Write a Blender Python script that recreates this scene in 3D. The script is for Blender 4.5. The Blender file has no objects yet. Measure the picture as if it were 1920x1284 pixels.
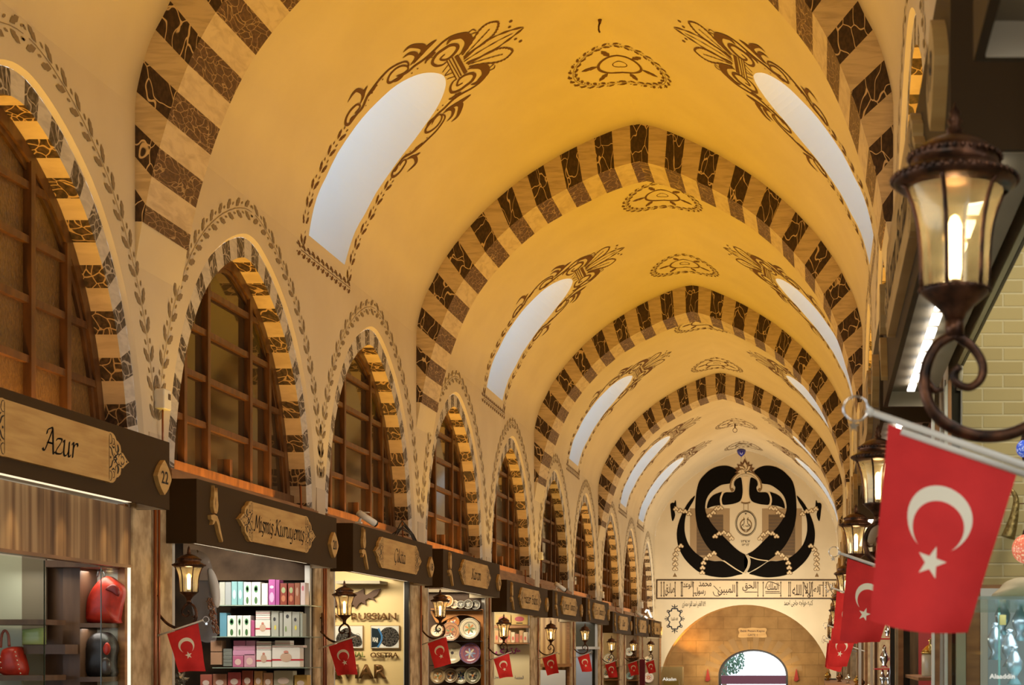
import bpy, bmesh, math, random
from mathutils import Vector, Matrix
from mathutils.geometry import delaunay_2d_cdt
random.seed(7)
C = bpy.context.scene.collection
SC = bpy.context.scene
# ---------------------------------------------------------------- camera, world, exposure
EYE = 1.6
cd = bpy.data.cameras.new('camera'); cam = bpy.data.objects.new('camera', cd); C.objects.link(cam)
cam.location = (0, 0, EYE); cam.rotation_euler = (math.pi/2, 0, 0)
cd.sensor_width = 36; cd.lens = 54.375; cd.shift_x = -575/1920; cd.shift_y = 586/1920
cd.clip_start = .05; cd.clip_end = 300
cd.dof.use_dof = True; cd.dof.focus_distance = 19; cd.dof.aperture_fstop = 7.5
SC.camera = cam
SC.view_settings.view_transform = 'Standard'; SC.view_settings.look = 'None'
SC.view_settings.gamma = 1; SC.view_settings.use_curve_mapping = False
SC.view_settings.exposure = 0.0
w = bpy.data.worlds.new('sky'); SC.world = w; w.use_nodes = True
nt = w.node_tree; bg = nt.nodes['Background']
bg.inputs[0].default_value = (.80, .90, 1, 1); bg.inputs[1].default_value = 2.2
try:
    SC.cycles.use_denoising = True; SC.cycles.max_bounces = 8; SC.cycles.diffuse_bounces = 4; SC.cycles.use_adaptive_sampling = True; SC.cycles.adaptive_threshold = .04
    SC.cycles.transparent_max_bounces = 16; SC.cycles.sample_clamp_indirect = 6; SC.cycles.caustics_reflective = False
    SC.cycles.caustics_refractive = False
except Exception: pass
WARM = (1, .53, .0); AMBER = (1, .50, .10); SOFT = (1, .88, .70); WHITE = (1, .93, .82)
def area(name, loc, size, sizey, power, col, rot=(0,0,0), spread=math.pi):
    d = bpy.data.lights.new(name, 'AREA'); d.shape = 'RECTANGLE'; d.size = size; d.size_y = sizey
    d.energy = power; d.color = col; d.spread = spread
    o = bpy.data.objects.new(name, d); o.location = loc; o.rotation_euler = rot; C.objects.link(o); return o
# hall plan (metres): x across, y along the hall away from the camera, z up; eye height 1.6
XL, XR = -5.6, .61; XC = -2.495; HS = 3.105; DEND = 52.9
RIBS = [12.67, 21.53, 30.45, 39.3]
WINC = [10.88, 15.27, 19.5, 23.99, 28.39, 33.0, 37.3, 41.9, 46.3, 50.75]
SKYC = [8.7, 17.6, 26.7, 35.3, 44.25, 48.65]
MEDC = [10.9, 15.2, 19.4, 24.7, 28.8, 33.6, 38.0, 41.6, 46.9, 51.4]
def zo(D): return -0.0125*max(0., D-19)          # the old hall runs slightly downhill
SIGN = [  # left end, right end, bottom (above eye), numbers
 (8.45, 12.15, 1.14), (12.68, 16.36, .917), (16.94, 20.42, .917), (21.0, 24.73, .915), (25.3, 29.1, .705),
 (29.63, 33.3, .717), (33.9, 37.6, .73), (38.3, 42.1, .55), (42.7, 46.5, .55), (46.9, 50.2, .55)]
RSIGN = [(-.8, 3.05, 1.17), (3.58, 7.3, 1.17), (7.7, 11.45, 1.16), (11.95, 15.7, 1.05), (16.2, 19.95, .93), (20.45, 24.2, .90), (24.7, 28.45, .72), (28.95, 32.7, .72), (33.2, 36.95, .70), (37.45, 41.2, .55), (41.7, 45.4, .55), (45.9, 49.6, .52)]
PIL = [(7.6, 8.4), (12.07, 12.82), (16.42, 17.09), (20.3, 21.2), (24.97, 25.5), (28.75, 29.75), (33.4, 34.1), (37.6, 38.5), (41.6, 43.0), (46.2, 47.4)]
def mixc(D):
    t = min(1, max(0, (D-28)/22)); return tuple(WARM[k]*(1-t)+(1, .70, .34)[k]*t for k in range(3))
# up-lights standing on top of the shop signs, and the glow of the shopfronts
for i, (a, b, h) in enumerate(SIGN):
    area('uplight', (-5.3, (a+b)/2, EYE+h+.60), .18, 3.0, 38, mixc(a), (math.pi, math.radians(24), 0), math.radians(115))
    area('shop_glow', (-5.05, (a+b)/2, EYE+h-.25), .5, 3.0, 27, SOFT, (0, math.radians(-88), 0), math.radians(120))
for k in range(11):
    a = 4.0 + 4.25*k
    area('uplight', (.42, a+1.5, EYE+1.85-.0125*max(0, a-12)), .18, 3.0, 38, mixc(a), (math.pi, math.radians(-24), 0), math.radians(115))
    area('shop_glow', (.22, a+1.5, EYE+.9-.0125*max(0, a-12)), .5, 3.0, 29, SOFT, (0, math.radians(90), 0), math.radians(120))
area('flag_fill_light', (-1.3, .2, EYE+1.7), 1.6, 1.0, 34, (1, .93, .80), (math.radians(62), 0, math.radians(-26)))  # added fill that brightens the nearest right flag, standing for shops behind the camera
# ---------------------------------------------------------------- materials
MATS = {}
def mat(name, col, rough=.6, metal=0, emit=None, es=0, alpha=1, spec=.5, coat=0):
    m = bpy.data.materials.new(name); m.use_nodes = True
    b = m.node_tree.nodes['Principled BSDF']
    b.inputs['Base Color'].default_value = (*col, 1); b.inputs['Roughness'].default_value = rough
    b.inputs['Metallic'].default_value = metal; b.inputs['Specular IOR Level'].default_value = spec
    if coat: b.inputs['Coat Weight'].default_value = coat
    if emit: b.inputs['Emission Color'].default_value = (*emit, 1); b.inputs['Emission Strength'].default_value = es
    if alpha < 1: b.inputs['Alpha'].default_value = alpha
    MATS[name] = m; return m
def N(m, t, **kw):
    n = m.node_tree.nodes.new(t)
    for k, v in kw.items(): setattr(n, k, v)
    return n
def L(m, a, b): m.node_tree.links.new(a, b)
def coords(m, scale=(1,1,1), rot=(0,0,0)):
    t = N(m, 'ShaderNodeTexCoord'); mp = N(m, 'ShaderNodeMapping'); mp.inputs['Scale'].default_value = scale
    mp.inputs['Rotation'].default_value = rot; L(m, t.outputs['Object'], mp.inputs[0]); return mp.outputs[0]
def ramp(m, fac, stops):
    r = N(m, 'ShaderNodeValToRGB'); e = r.color_ramp.elements
    while len(e) < len(stops): e.new(.5)
    for q, (p, c) in zip(e, stops): q.position = p; q.color = (*c, 1)
    L(m, fac, r.inputs[0]); return r.outputs[0]
def base(m): return m.node_tree.nodes['Principled BSDF'].inputs['Base Color']
def noisy(name, c1, c2, scale, rough=.7, stretch=(1,1,1), detail=6, bump=0, lo=.35, hi=.65, dist=0, **kw):
    m = mat(name, c1, rough, **kw); v = coords(m, stretch)
    n = N(m, 'ShaderNodeTexNoise'); n.inputs['Scale'].default_value = scale; n.inputs['Detail'].default_value = detail
    n.inputs['Distortion'].default_value = dist
    L(m, v, n.inputs['Vector']); L(m, ramp(m, n.outputs['Fac'], [(lo, c1), (hi, c2)]), base(m))
    if bump:
        b = N(m, 'ShaderNodeBump'); b.inputs['Strength'].default_value = bump; b.inputs['Distance'].default_value = .01
        L(m, n.outputs['Fac'], b.inputs['Height']); L(m, b.outputs[0], m.node_tree.nodes['Principled BSDF'].inputs['Normal'])
    return m
def veined(name, c1, c2, vein, vs, wd, rough=.45, stretch=(1,1,1)):
    """dark marble: thin wandering light veins over a mottled ground"""
    m = mat(name, c1, rough); v = coords(m, stretch)
    n = N(m, 'ShaderNodeTexNoise'); n.inputs['Scale'].default_value = 28; n.inputs['Detail'].default_value = 5; L(m, v, n.inputs['Vector'])
    g = ramp(m, n.outputs['Fac'], [(.40, c1), (.68, c2)])
    n2 = N(m, 'ShaderNodeTexNoise'); n2.inputs['Scale'].default_value = 3.2; n2.inputs['Detail'].default_value = 1.5; L(m, v, n2.inputs['Vector'])
    mx = N(m, 'ShaderNodeVectorMath', operation='MULTIPLY_ADD'); L(m, n2.outputs['Color'], mx.inputs[0]); mx.inputs[1].default_value = (.42, .42, .42); L(m, v, mx.inputs[2])
    vo = N(m, 'ShaderNodeTexVoronoi', feature='DISTANCE_TO_EDGE'); vo.inputs['Scale'].default_value = vs; L(m, mx.outputs[0], vo.inputs['Vector'])
    f = ramp(m, vo.outputs['Distance'], [(0, (1,1,1)), (wd*.55, (1,1,1)), (wd, (0,0,0))])
    x = N(m, 'ShaderNodeMix', data_type='RGBA'); L(m, f, x.inputs[0]); L(m, g, x.inputs[6]); x.inputs[7].default_value = (*vein, 1)
    L(m, x.outputs[2], base(m)); return m
def streaky(name, c1, c2, rot, sc=(2,2,14), rough=.5):
    m = mat(name, c1, rough); v = coords(m, sc, rot)
    n = N(m, 'ShaderNodeTexNoise'); n.inputs['Scale'].default_value = 1.6; n.inputs['Detail'].default_value = 5; n.inputs['Distortion'].default_value = .6
    L(m, v, n.inputs['Vector']); L(m, ramp(m, n.outputs['Fac'], [(.42, c1), (.66, c2)]), base(m)); return m
PLASTER = noisy('cream plaster', (.70, .60, .44), (.66, .56, .405), 1.3, .85)
PAINT = mat('brown ornament paint', (.13, .055, .018), .7)
PAINT2 = mat('grey brown leaf paint', (.26, .19, .115), .8)
BLACKP = mat('black paint', (.0045, .003, .002), .8, spec=.1)
RIBDARK = veined('dark marble of ribs', (.030, .014, .008), (.075, .036, .018), (.66, .50, .32), 4.6, .026, stretch=(1.5,1.5,.7))
RIBDARK2 = veined('dark marble of rib undersides', (.075, .036, .016), (.15, .075, .035), (.40, .27, .15), 8.0, .04, stretch=(.55, .8, 2.2))
RIBLITE = streaky('light marble of ribs', (.63, .50, .34), (.47, .36, .24), (.5,.3,.2))
RIBLITE2 = streaky('light marble of rib undersides', (.66, .53, .37), (.52, .40, .27), (.2,.7,.5), (3,3,10))
WINDARK = veined('grey veined marble', (.035, .026, .022), (.16, .13, .11), (.46, .41, .36), 9.0, .055)
WINDARK2 = veined('amber lit veined marble', (.035, .018, .010), (.13, .07, .035), (.58, .38, .18), 9.0, .055)  # dark window stone on the reveals, amber light worked into its colour
WINLITE = streaky('pale grey marble', (.62, .57, .51), (.50, .46, .42), (.9,.3,.2), (4,4,12))
WINLITE2 = streaky('amber lit pale marble', (.72, .55, .34), (.60, .44, .26), (.1,.2,.3), (2,2,9))  # pale window stone on the reveals, tinted with the amber light
WOOD = noisy('dark varnished wood', (.075, .030, .009), (.15, .062, .018), 5, .38, (3, 3, .6), bump=.1)
WOOD2 = noisy('brown wood', (.22, .095, .032), (.34, .16, .055), 5, .5, (1, .6, 4))
PINE = noisy('pale pine board', (.58, .36, .12), (.45, .25, .07), 2.2, .55, (1, 1.2, 9), lo=.4, hi=.72)
BROWNSIGN = mat('brown sign enamel', (.052, .028, .009), .6, spec=.15)
LACE = mat('black fretwork', (.012, .008, .004), .7)
STONE = noisy('rough stone plaster', (.66, .50, .30), (.36, .245, .13), 7, .95, (1,1,.8), bump=.9, lo=.38, hi=.64)
STONE2 = noisy('ochre wall stone', (.50, .31, .12), (.36, .205, .072), 1.6, .9, (1,1,2.2), bump=.3)
IRON = noisy('aged bronze iron', (.022, .013, .009), (.15, .062, .030), 22, .36, bump=.3, metal=.75)
COPPER = mat('copper pipe', (.32, .12, .06), .35, .8)
CHROME = mat('chrome', (.85, .85, .85), .12, 1)
ALU = mat('pale aluminium', (.62, .60, .55), .4, .3)
WHITEP = mat('white plastic', (.80, .77, .70), .4)
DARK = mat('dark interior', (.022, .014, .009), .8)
RED = noisy('red flag cloth', (.72, .020, .018), (.64, .015, .014), 14, .75)
CREAM = mat('cream flag emblem', (.90, .82, .64), .75)
def glass(name, tint, mixv, rough=.05):
    m = bpy.data.materials.new(name); m.use_nodes = True; t = m.node_tree; t.nodes.clear()
    o = t.nodes.new('ShaderNodeOutputMaterial'); a = t.nodes.new('ShaderNodeBsdfTransparent'); a.inputs[0].default_value = (*tint, 1)
    g = t.nodes.new('ShaderNodeBsdfGlossy'); g.inputs['Roughness'].default_value = rough; x = t.nodes.new('ShaderNodeMixShader')
    x.inputs[0].default_value = mixv
    t.links.new(a.outputs[0], x.inputs[1]); t.links.new(g.outputs[0], x.inputs[2]); t.links.new(x.outputs[0], o.inputs[0]); return m
GLASS = glass('clear shop glass', (.93, .96, .93), .02)
LAMPGLASS = bpy.data.materials.new('amber lantern glass'); LAMPGLASS.use_nodes = True
def _lg():
    t = LAMPGLASS.node_tree; t.nodes.clear(); o = t.nodes.new('ShaderNodeOutputMaterial')
    a = t.nodes.new('ShaderNodeBsdfTransparent'); a.inputs[0].default_value = (1, .88, .62, 1)
    g = t.nodes.new('ShaderNodeBsdfGlossy'); g.inputs['Roughness'].default_value = .12; g.inputs[0].default_value = (.9,.8,.6,1)
    d = t.nodes.new('ShaderNodeBsdfTranslucent'); d.inputs[0].default_value = (.72, .63, .42, 1)
    n = t.nodes.new('ShaderNodeTexNoise'); n.inputs['Scale'].default_value = 9; co = t.nodes.new('ShaderNodeTexCoord'); t.links.new(co.outputs['Object'], n.inputs[0])
    r = t.nodes.new('ShaderNodeMapRange'); r.inputs['From Min'].default_value = .3; r.inputs['From Max'].default_value = .7; r.inputs['To Min'].default_value = .12; r.inputs['To Max'].default_value = .40
    t.links.new(n.outputs['Fac'], r.inputs[0])
    x = t.nodes.new('ShaderNodeMixShader'); t.links.new(r.outputs[0], x.inputs[0]); y = t.nodes.new('ShaderNodeMixShader'); y.inputs[0].default_value = .12
    t.links.new(a.outputs[0], x.inputs[1]); t.links.new(d.outputs[0], x.inputs[2]); t.links.new(x.outputs[0], y.inputs[1]); t.links.new(g.outputs[0], y.inputs[2]); t.links.new(y.outputs[0], o.inputs[0])
_lg()
BULB = mat('glowing bulb', (1, .8, .4), .5, emit=(1, .80, .45), es=11)
def emis(name, col, s): return mat(name, col, .5, emit=col, es=s)
LED = emis('white LED', (1, .95, .86), 5); LED2 = emis('soft strip glow', (1, .82, .55), 1.15)
SKYPANE = emis('daylight pane', (.70, .85, 1), 1.25)
FROST = noisy('amber frosted pane', (.20, .105, .030), (.12, .058, .016), 55, .28, (1,1,.6), detail=3, bump=.5)
PANE = mat('dark window pane', (.050, .030, .014), .06, spec=.9)
def plain(name, c, r=.5, **k):
    if name not in MATS: mat(name, c, r, **k)
    return MATS[name]
# ---------------------------------------------------------------- mesh helper
class MB:
    def __init__(s): s.v = []; s.f = []; s.m = []; s.i = 0; s.sm = []; s.smooth = False
    def a(s, p): s.v.append(tuple(p)); return len(s.v)-1
    def face(s, idx): s.f.append(tuple(idx)); s.m.append(s.i); s.sm.append(s.smooth)
    def poly(s, pts): s.face([s.a(p) for p in pts])
    def box(s, x0, y0, z0, x1, y1, z1):
        x0,x1 = sorted((x0,x1)); y0,y1 = sorted((y0,y1)); z0,z1 = sorted((z0,z1))
        b = [s.a(p) for p in ((x0,y0,z0),(x1,y0,z0),(x1,y1,z0),(x0,y1,z0),(x0,y0,z1),(x1,y0,z1),(x1,y1,z1),(x0,y1,z1))]
        for q in ((0,3,2,1),(4,5,6,7),(0,1,5,4),(1,2,6,5),(2,3,7,6),(3,0,4,7)): s.face([b[k] for k in q])
    def lathe(s, prof, c=(0,0,0), n=20, axis='z'):
        s.smooth, o = True, s.smooth; rows = []
        for r, z in prof:
            row = []
            for k in range(n):
                t = 2*math.pi*k/n; p = (r*math.cos(t), r*math.sin(t), z)
                if axis == 'x': p = (p[2], p[0], p[1])
                if axis == 'y': p = (p[0], p[2], p[1])
                row.append(s.a((c[0]+p[0], c[1]+p[1], c[2]+p[2])))
            rows.append(row)
        for a, b in zip(rows, rows[1:]):
            for k in range(n): s.face((a[k], a[(k+1)%n], b[(k+1)%n], b[k]))
        if prof[0][0] > 1e-4: s.face(rows[0][::-1])
        if prof[-1][0] > 1e-4: s.face(rows[-1])
        s.smooth = o
    def tube(s, pts, r, n=8, closed=False):
        s.smooth, o = True, s.smooth; P = [Vector(p) for p in pts]; rows = []; up = Vector((.13, .27, 1)).normalized(); N_ = len(P)
        for i, p in enumerate(P):
            if closed: t = P[(i+1)%N_]-P[i-1]
            else: t = P[min(i+1, N_-1)]-P[max(i-1, 0)]
            t.normalize(); a = t.cross(up)
            if a.length < .05: a = t.cross(Vector((1,0,0)))
            a.normalize(); b = t.cross(a); rr = r[i] if isinstance(r, (list, tuple)) else r
            rows.append([s.a(p + (a*math.cos(2*math.pi*k/n) + b*math.sin(2*math.pi*k/n))*rr) for k in range(n)])
        L_ = list(zip(rows, rows[1:])) + ([(rows[-1], rows[0])] if closed else [])
        for a, b in L_:
            for k in range(n): s.face((a[k], a[(k+1)%n], b[(k+1)%n], b[k]))
        if not closed: s.face(rows[0][::-1]); s.face(rows[-1])
        s.smooth = o
    def cdt(s, outer, holes, grid, fn, flip=False):
        """triangulate a flat outline with holes and lift every point with fn(u, v)"""
        vs = []; es = []
        for loop in [outer]+holes:
            k = len(vs); vs += [Vector(p) for p in loop]; es += [(k+i, k+(i+1)%len(loop)) for i in range(len(loop))]
        for g in grid: vs.append(Vector(g))
        V, E_, F_, *_ = delaunay_2d_cdt(vs, es, [], 0, 1e-5)
        idx = {}
        for f in F_:
            cx = sum(V[k][0] for k in f)/len(f); cy = sum(V[k][1] for k in f)/len(f)
            if not inside(outer, cx, cy) or any(inside(h, cx, cy) for h in holes): continue
            q = []
            for k in f:
                if k not in idx: idx[k] = s.a(fn(V[k][0], V[k][1]))
                q.append(idx[k])
            s.face(q[::-1] if flip else q)
    def prism(s, outline, fn0, fn1, holes=()):
        """solid plate: outline (u,v); fn0 gives the back point, fn1 the front point"""
        s.cdt(outline, list(holes), [], fn1); s.cdt(outline, list(holes), [], fn0, True)
        for lp in [outline]+list(holes):
            n = len(lp)
            for i in range(n):
                a, b = lp[i], lp[(i+1)%n]; s.poly((fn0(*a), fn0(*b), fn1(*b), fn1(*a)))
    def strip(s, pts, w, fn, closed=False):
        """painted stroke: pts (u,v); w width or function of t"""
        P = [Vector(p) for p in pts]; n = len(P); row = []
        for i, p in enumerate(P):
            t = (P[(i+1)%n]-P[i-1]) if closed else (P[min(i+1,n-1)]-P[max(i-1,0)])
            if t.length < 1e-9: t = Vector((1,0))
            t.normalize(); q = Vector((-t.y, t.x)); ww = (w(i/(n-1)) if callable(w) else w)/2
            row.append((s.a(fn(*(p+q*ww))), s.a(fn(*(p-q*ww)))))
        for a, b in list(zip(row, row[1:])) + ([(row[-1], row[0])] if closed else []): s.face((a[0], a[1], b[1], b[0]))
    def leaf(s, p, ang, ln, wd, fn):
        c, q = math.cos(ang), math.sin(ang)
        o = [(0,0),(.25,.34),(.42,.5),(.5,.34),(.72,.42),(1,0),(.72,-.42),(.5,-.34),(.42,-.5),(.25,-.34)]
        s.poly([fn(p[0]+x*ln*c-y*wd*q, p[1]+x*ln*q+y*wd*c) for x, y in o])
    def build(s, name, mats, parent=None, loc=None, bev=0):
        me = bpy.data.meshes.new(name)
        v = s.v if loc is None else [(a[0]-loc[0], a[1]-loc[1], a[2]-loc[2]) for a in s.v]
        me.from_pydata(v, [], s.f); me.validate(); 
        for m in (mats if isinstance(mats, (list, tuple)) else [mats]): me.materials.append(m)
        if len(me.polygons) == len(s.m):
            me.polygons.foreach_set('material_index', s.m); me.polygons.foreach_set('use_smooth', s.sm)
        me.update(); o = bpy.data.objects.new(name, me); C.objects.link(o)
        if loc is not None: o.location = loc
        if parent is not None: o.parent = parent
        if bev:
            b = o.modifiers.new('bevel', 'BEVEL'); b.width = bev; b.segments = 2; b.limit_method = 'ANGLE'
        return o
def inside(lp, x, y):
    r = False; j = len(lp)-1
    for i in range(len(lp)):
        xi, yi = lp[i]; xj, yj = lp[j]
        if (yi > y) != (yj > y) and x < (xj-xi)*(y-yi)/(yj-yi)+xi: r = not r
        j = i
    return r
def smooth(pts, k=4, closed=False):
    n = len(pts); out = []
    if n < 3: return [tuple(pts[0][c]+(pts[1][c]-pts[0][c])*t/k for c in range(len(pts[0]))) for t in range(k+1)]
    for i in range(n if closed else n-1):
        g = (lambda j: pts[j % n]) if closed else (lambda j: pts[min(max(j, 0), n-1)])
        a, b, c, d = g(i-1), g(i), g(i+1), g(i+2)
        for q in range(k):
            t = q/k; out.append(tuple(.5*((2*b[e])+(-a[e]+c[e])*t+(2*a[e]-5*b[e]+4*c[e]-d[e])*t*t+(-a[e]+3*b[e]-3*c[e]+d[e])*t**3) for e in range(len(b))))
    if not closed: out.append(tuple(pts[-1]))
    return out
def resample(pts, step, closed=False):
    P = list(pts)+([pts[0]] if closed else []); out = []; acc = 0; nxt = 0
    for a, b in zip(P, P[1:]):
        l = math.dist(a, b)
        if l < 1e-9: continue
        while nxt <= acc+l+1e-9:
            t = (nxt-acc)/l; out.append((tuple(a[k]+(b[k]-a[k])*t for k in range(len(a))), math.atan2(b[1]-a[1], b[0]-a[0]))); nxt += step
        acc += l
    return out
def tag(o, label, cat, group=None):
    o['label'] = label; o['category'] = cat
    if group: o['group'] = group
    return o
def thing(name, label, cat, loc=(0,0,0), group=None, rz=0):
    o = bpy.data.objects.new(name, None); C.objects.link(o); o.location = loc; o.rotation_euler.z = rz; o.empty_display_size = .1
    return tag(o, label, cat, group)
def struct(o): o['kind'] = 'structure'; return o
def copy_tree(o, parent=None):
    c = o.copy(); C.objects.link(c); c.parent = parent
    for ch in list(o.children): copy_tree(ch, c)
    return c
def text_mesh(body, size, mat_, name, parent, M, shear=0, sx=1, extrude=.002, font_bold=0, align='CENTER'):
    """real lettering turned to a mesh; M places the local x (reading), y (up), z (out) frame"""
    c = bpy.data.curves.new('t', 'FONT'); c.body = body; c.size = size; c.shear = shear; c.extrude = extrude; c.align_x = align; c.align_y = 'CENTER'
    c.offset = font_bold; c.resolution_u = 3
    t = bpy.data.objects.new('t', c); C.objects.link(t); bpy.context.view_layer.update()
    me = bpy.data.meshes.new_from_object(t.evaluated_get(bpy.context.evaluated_depsgraph_get()))
    bpy.data.objects.remove(t); me.materials.clear(); me.materials.append(mat_)
    me.transform(M @ Matrix.Diagonal((sx, 1, 1, 1)))
    o = bpy.data.objects.new(name, me); C.objects.link(o)
    if parent is not None: o.parent = parent
    return o
def frame(o, x, y):
    """matrix with origin o, reading axis x, up axis y"""
    x = Vector(x).normalized(); y = Vector(y).normalized(); z = x.cross(y)
    return Matrix(((x[0],y[0],z[0],o[0]),(x[1],y[1],z[1],o[1]),(x[2],y[2],z[2],o[2]),(0,0,0,1)))
# ---------------------------------------------------------------- vault profile
OUTP = [(-1,.0),(-1,.55),(-1,.70),(-1,.80),(-.993,.846),(-.978,.897),(-.958,.936),(-.939,.974),(-.912,1.014),(-.885,1.05),(-.855,1.083),(-.8245,1.115),(-.7887,1.1466),(-.7516,1.177),(-.7145,1.203),(-.672,1.2295),(-.635,1.251),(-.594,1.272),(-.550,1.292),(-.50,1.312),(-.465,1.322),(-.442,1.325)]
INNP = [(-.99,.0),(-.99,.58),(-.987,.634),(-.981,.675),(-.972,.7145),(-.961,.753),(-.949,.793),(-.9345,.832),(-.919,.870),(-.900,.908),(-.879,.943),(-.853,.978),(-.8235,1.012),(-.782,1.056),(-.742,1.09),(-.705,1.118),(-.668,1.140),(-.632,1.160),(-.595,1.178),(-.558,1.196),(-.520,1.211),(-.4825,1.2235),(-.442,1.233)]
def profile(pts):
    q = smooth([((x+.442)*HS/.558, z*5.6) for x, z in pts], 8)[::-1]
    s = [0]
    for a, b in zip(q, q[1:]): s.append(s[-1]+math.dist(a, b))
    return q, s
PO, SO = profile(OUTP); PI_, SI = profile(INNP)
def at(P, S_, s):
    s = min(max(s, 0), S_[-1]-1e-6); lo, hi = 0, len(S_)-1
    while hi-lo > 1:
        m = (lo+hi)//2
        if S_[m] <= s: lo = m
        else: hi = m
    t = (s-S_[lo])/(S_[hi]-S_[lo]); a, b = P[lo], P[lo+1]
    return a[0]+(b[0]-a[0])*t, a[1]+(b[1]-a[1])*t, math.atan2(b[1]-a[1], b[0]-a[0])
def vault(s, D, off=0.):
    """point of the vault, s metres from the ridge (plus = left), off metres below its surface"""
    x, z, t = at(PO, SO, abs(s)); sg = 1 if s >= 0 else -1
    # profile runs from apex to the wall: x goes negative; inward normal
    nx, nz = -math.sin(t)*-1, -math.cos(t)*1
    nx, nz = -math.sin(t), math.cos(t)      # left normal of direction
    if nz > 0: nx, nz = -nx, -nz
    if abs(s) > 4.6: nx, nz = 1, 0
    return (XC+sg*(x+nx*off), D, EYE+z+nz*off+zo(D))
SW = SO[-1]-4.48                                   # arc length at which the vault meets the upright wall
HOLE = [(-.64,4.40),(-.68,4.1),(-.72,3.6),(-.73,3.0),(-.68,2.55),(-.54,2.25),(-.33,2.07),(-.05,1.97),(.22,2.04),(.47,2.25),(.63,2.55),(.72,3.0),(.73,3.6),(.68,4.1),(.64,4.40)]
HOLE = smooth(HOLE, 4)
ORN = [('t',0.03,[(-0.4,1.7),(-0.46,1.6),(-0.54,1.53),(-0.63,1.5),(-0.74,1.52),(-0.83,1.58),(-0.88,1.68),(-0.88,1.78),(-0.85,1.87),(-0.81,1.95),(-0.78,2.06),(-0.78,2.18),(-0.76,2.27),(-0.77,2.35),(-0.78,2.43),(-0.8,2.5),(-0.86,2.52),(-0.93,2.48),(-0.97,2.42),(-0.98,2.35),(-0.95,2.29),(-0.88,2.25),(-0.81,2.26),(-0.79,2.31),(-0.8,2.35)]),('l',0.11,[(-0.78,1.76),(-0.83,1.69),(-0.8,1.61),(-0.74,1.54),(-0.61,1.52),(-0.52,1.55),(-0.46,1.61),(-0.4,1.68)]),('t',0.04,[(-0.62,1.83),(-0.58,1.9),(-0.5,1.86),(-0.48,1.79),(-0.51,1.72),(-0.57,1.67),(-0.65,1.67),(-0.72,1.73),(-0.73,1.81),(-0.72,1.9),(-0.66,1.97),(-0.59,2.0),(-0.49,1.98),(-0.43,1.92),(-0.44,1.86)]),('l',0.07,[(-0.84,2.18),(-0.91,2.07),(-0.97,1.97),(-1.0,1.89),(-1.01,1.82)]),('l',0.08,[(-1.19,2.2),(-1.21,2.11),(-1.14,2.04),(-1.04,1.99),(-0.96,2.01),(-0.92,2.06),(-0.89,2.14),(-0.85,2.22)]),('l',0.055,[(-1.09,2.24),(-1.09,2.16),(-1.03,2.11),(-0.96,2.1),(-0.89,2.14),(-0.86,2.17)]),('t',0.034,[(-0.85,2.24),(-0.92,2.22),(-0.99,2.24),(-1.04,2.32),(-1.06,2.42),(-1.04,2.52),(-1.01,2.61),(-0.97,2.7),(-0.94,2.77),(-0.9,2.83),(-0.85,2.89),(-0.83,2.94),(-0.84,3.0),(-0.84,3.09),(-0.85,3.15),(-0.92,3.17),(-0.98,3.13),(-1.01,3.06),(-1.0,2.98),(-0.97,2.93),(-0.91,2.92),(-0.88,2.95),(-0.89,3.02)]),('l',0.055,[(-1.18,3.0),(-1.21,2.91),(-1.2,2.84),(-1.1,2.81),(-1.02,2.82),(-0.97,2.86),(-0.93,2.91)]),('l',0.04,[(-0.95,2.86),(-1.05,2.79),(-1.1,2.72)]),('l',0.05,[(-0.8,2.49),(-0.75,2.42),(-0.77,2.35),(-0.84,2.41)]),('l',0.05,[(-0.8,1.96),(-0.78,1.92),(-0.74,2.02),(-0.7,2.07)]),('l',0.05,[(-0.86,3.12),(-0.87,3.08),(-0.83,3.02)]),('l',0.05,[(-0.91,2.79),(-0.94,2.73),(-0.95,2.69),(-0.98,2.63)]),('b',0.03,[(-0.7,2.06)]),('b',0.025,[(-0.69,2.17)]),('b',0.025,[(-0.68,2.25)]),('b',0.025,[(-0.72,1.97)]),('b',0.025,[(-0.98,2.55)]),('b',0.022,[(-0.96,2.64)]),('b',0.03,[(-0.91,2.73)]),('b',0.02,[(-0.85,2.81)]),('b',0.02,[(-0.81,2.87)]),('w',0.032,[(-0.36,1.67),(-0.49,1.52),(-0.64,1.38),(-0.69,1.27),(-0.65,1.18),(-0.58,1.14),(-0.45,1.19),(-0.37,1.27),(-0.32,1.39),(-0.31,1.53),(-0.28,1.67)]),('w',0.018,[(-0.3,1.67),(-0.41,1.48),(-0.49,1.35),(-0.55,1.26)]),('w',0.03,[(-0.25,1.68),(-0.34,1.38),(-0.31,1.18),(-0.26,1.03),(-0.2,0.91)]),('b',0.05,[(-0.47,1.01)]),('b',0.045,[(-0.36,1.05)]),('t',0.015,[(-0.73,1.5),(-0.75,1.43),(-0.68,1.4)]),('t',0.015,[(-0.68,1.48),(-0.66,1.43),(-0.65,1.4)]),('C',0.05,[(-0.43,1.73),(0.07,1.74)]),('C',0.018,[(-0.46,1.78),(0.06,1.8)]),('C',0.014,[(-0.46,1.82),(0.07,1.83)]),('C',0.016,[(-0.47,1.85),(0.07,1.87)]),('c',0.014,[(-0.47,1.85),(-0.47,1.79)]),('c',0.014,[(-0.36,1.86),(-0.27,1.96)]),('c',0.014,[(-0.25,1.86),(-0.17,1.96)]),('w0',0.018,[(-0.2,1.69),(-0.2,1.37),(-0.18,1.05)])]
def mirror_s(pts, sd): return [(p[0], p[1]*sd) for p in pts]
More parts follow.
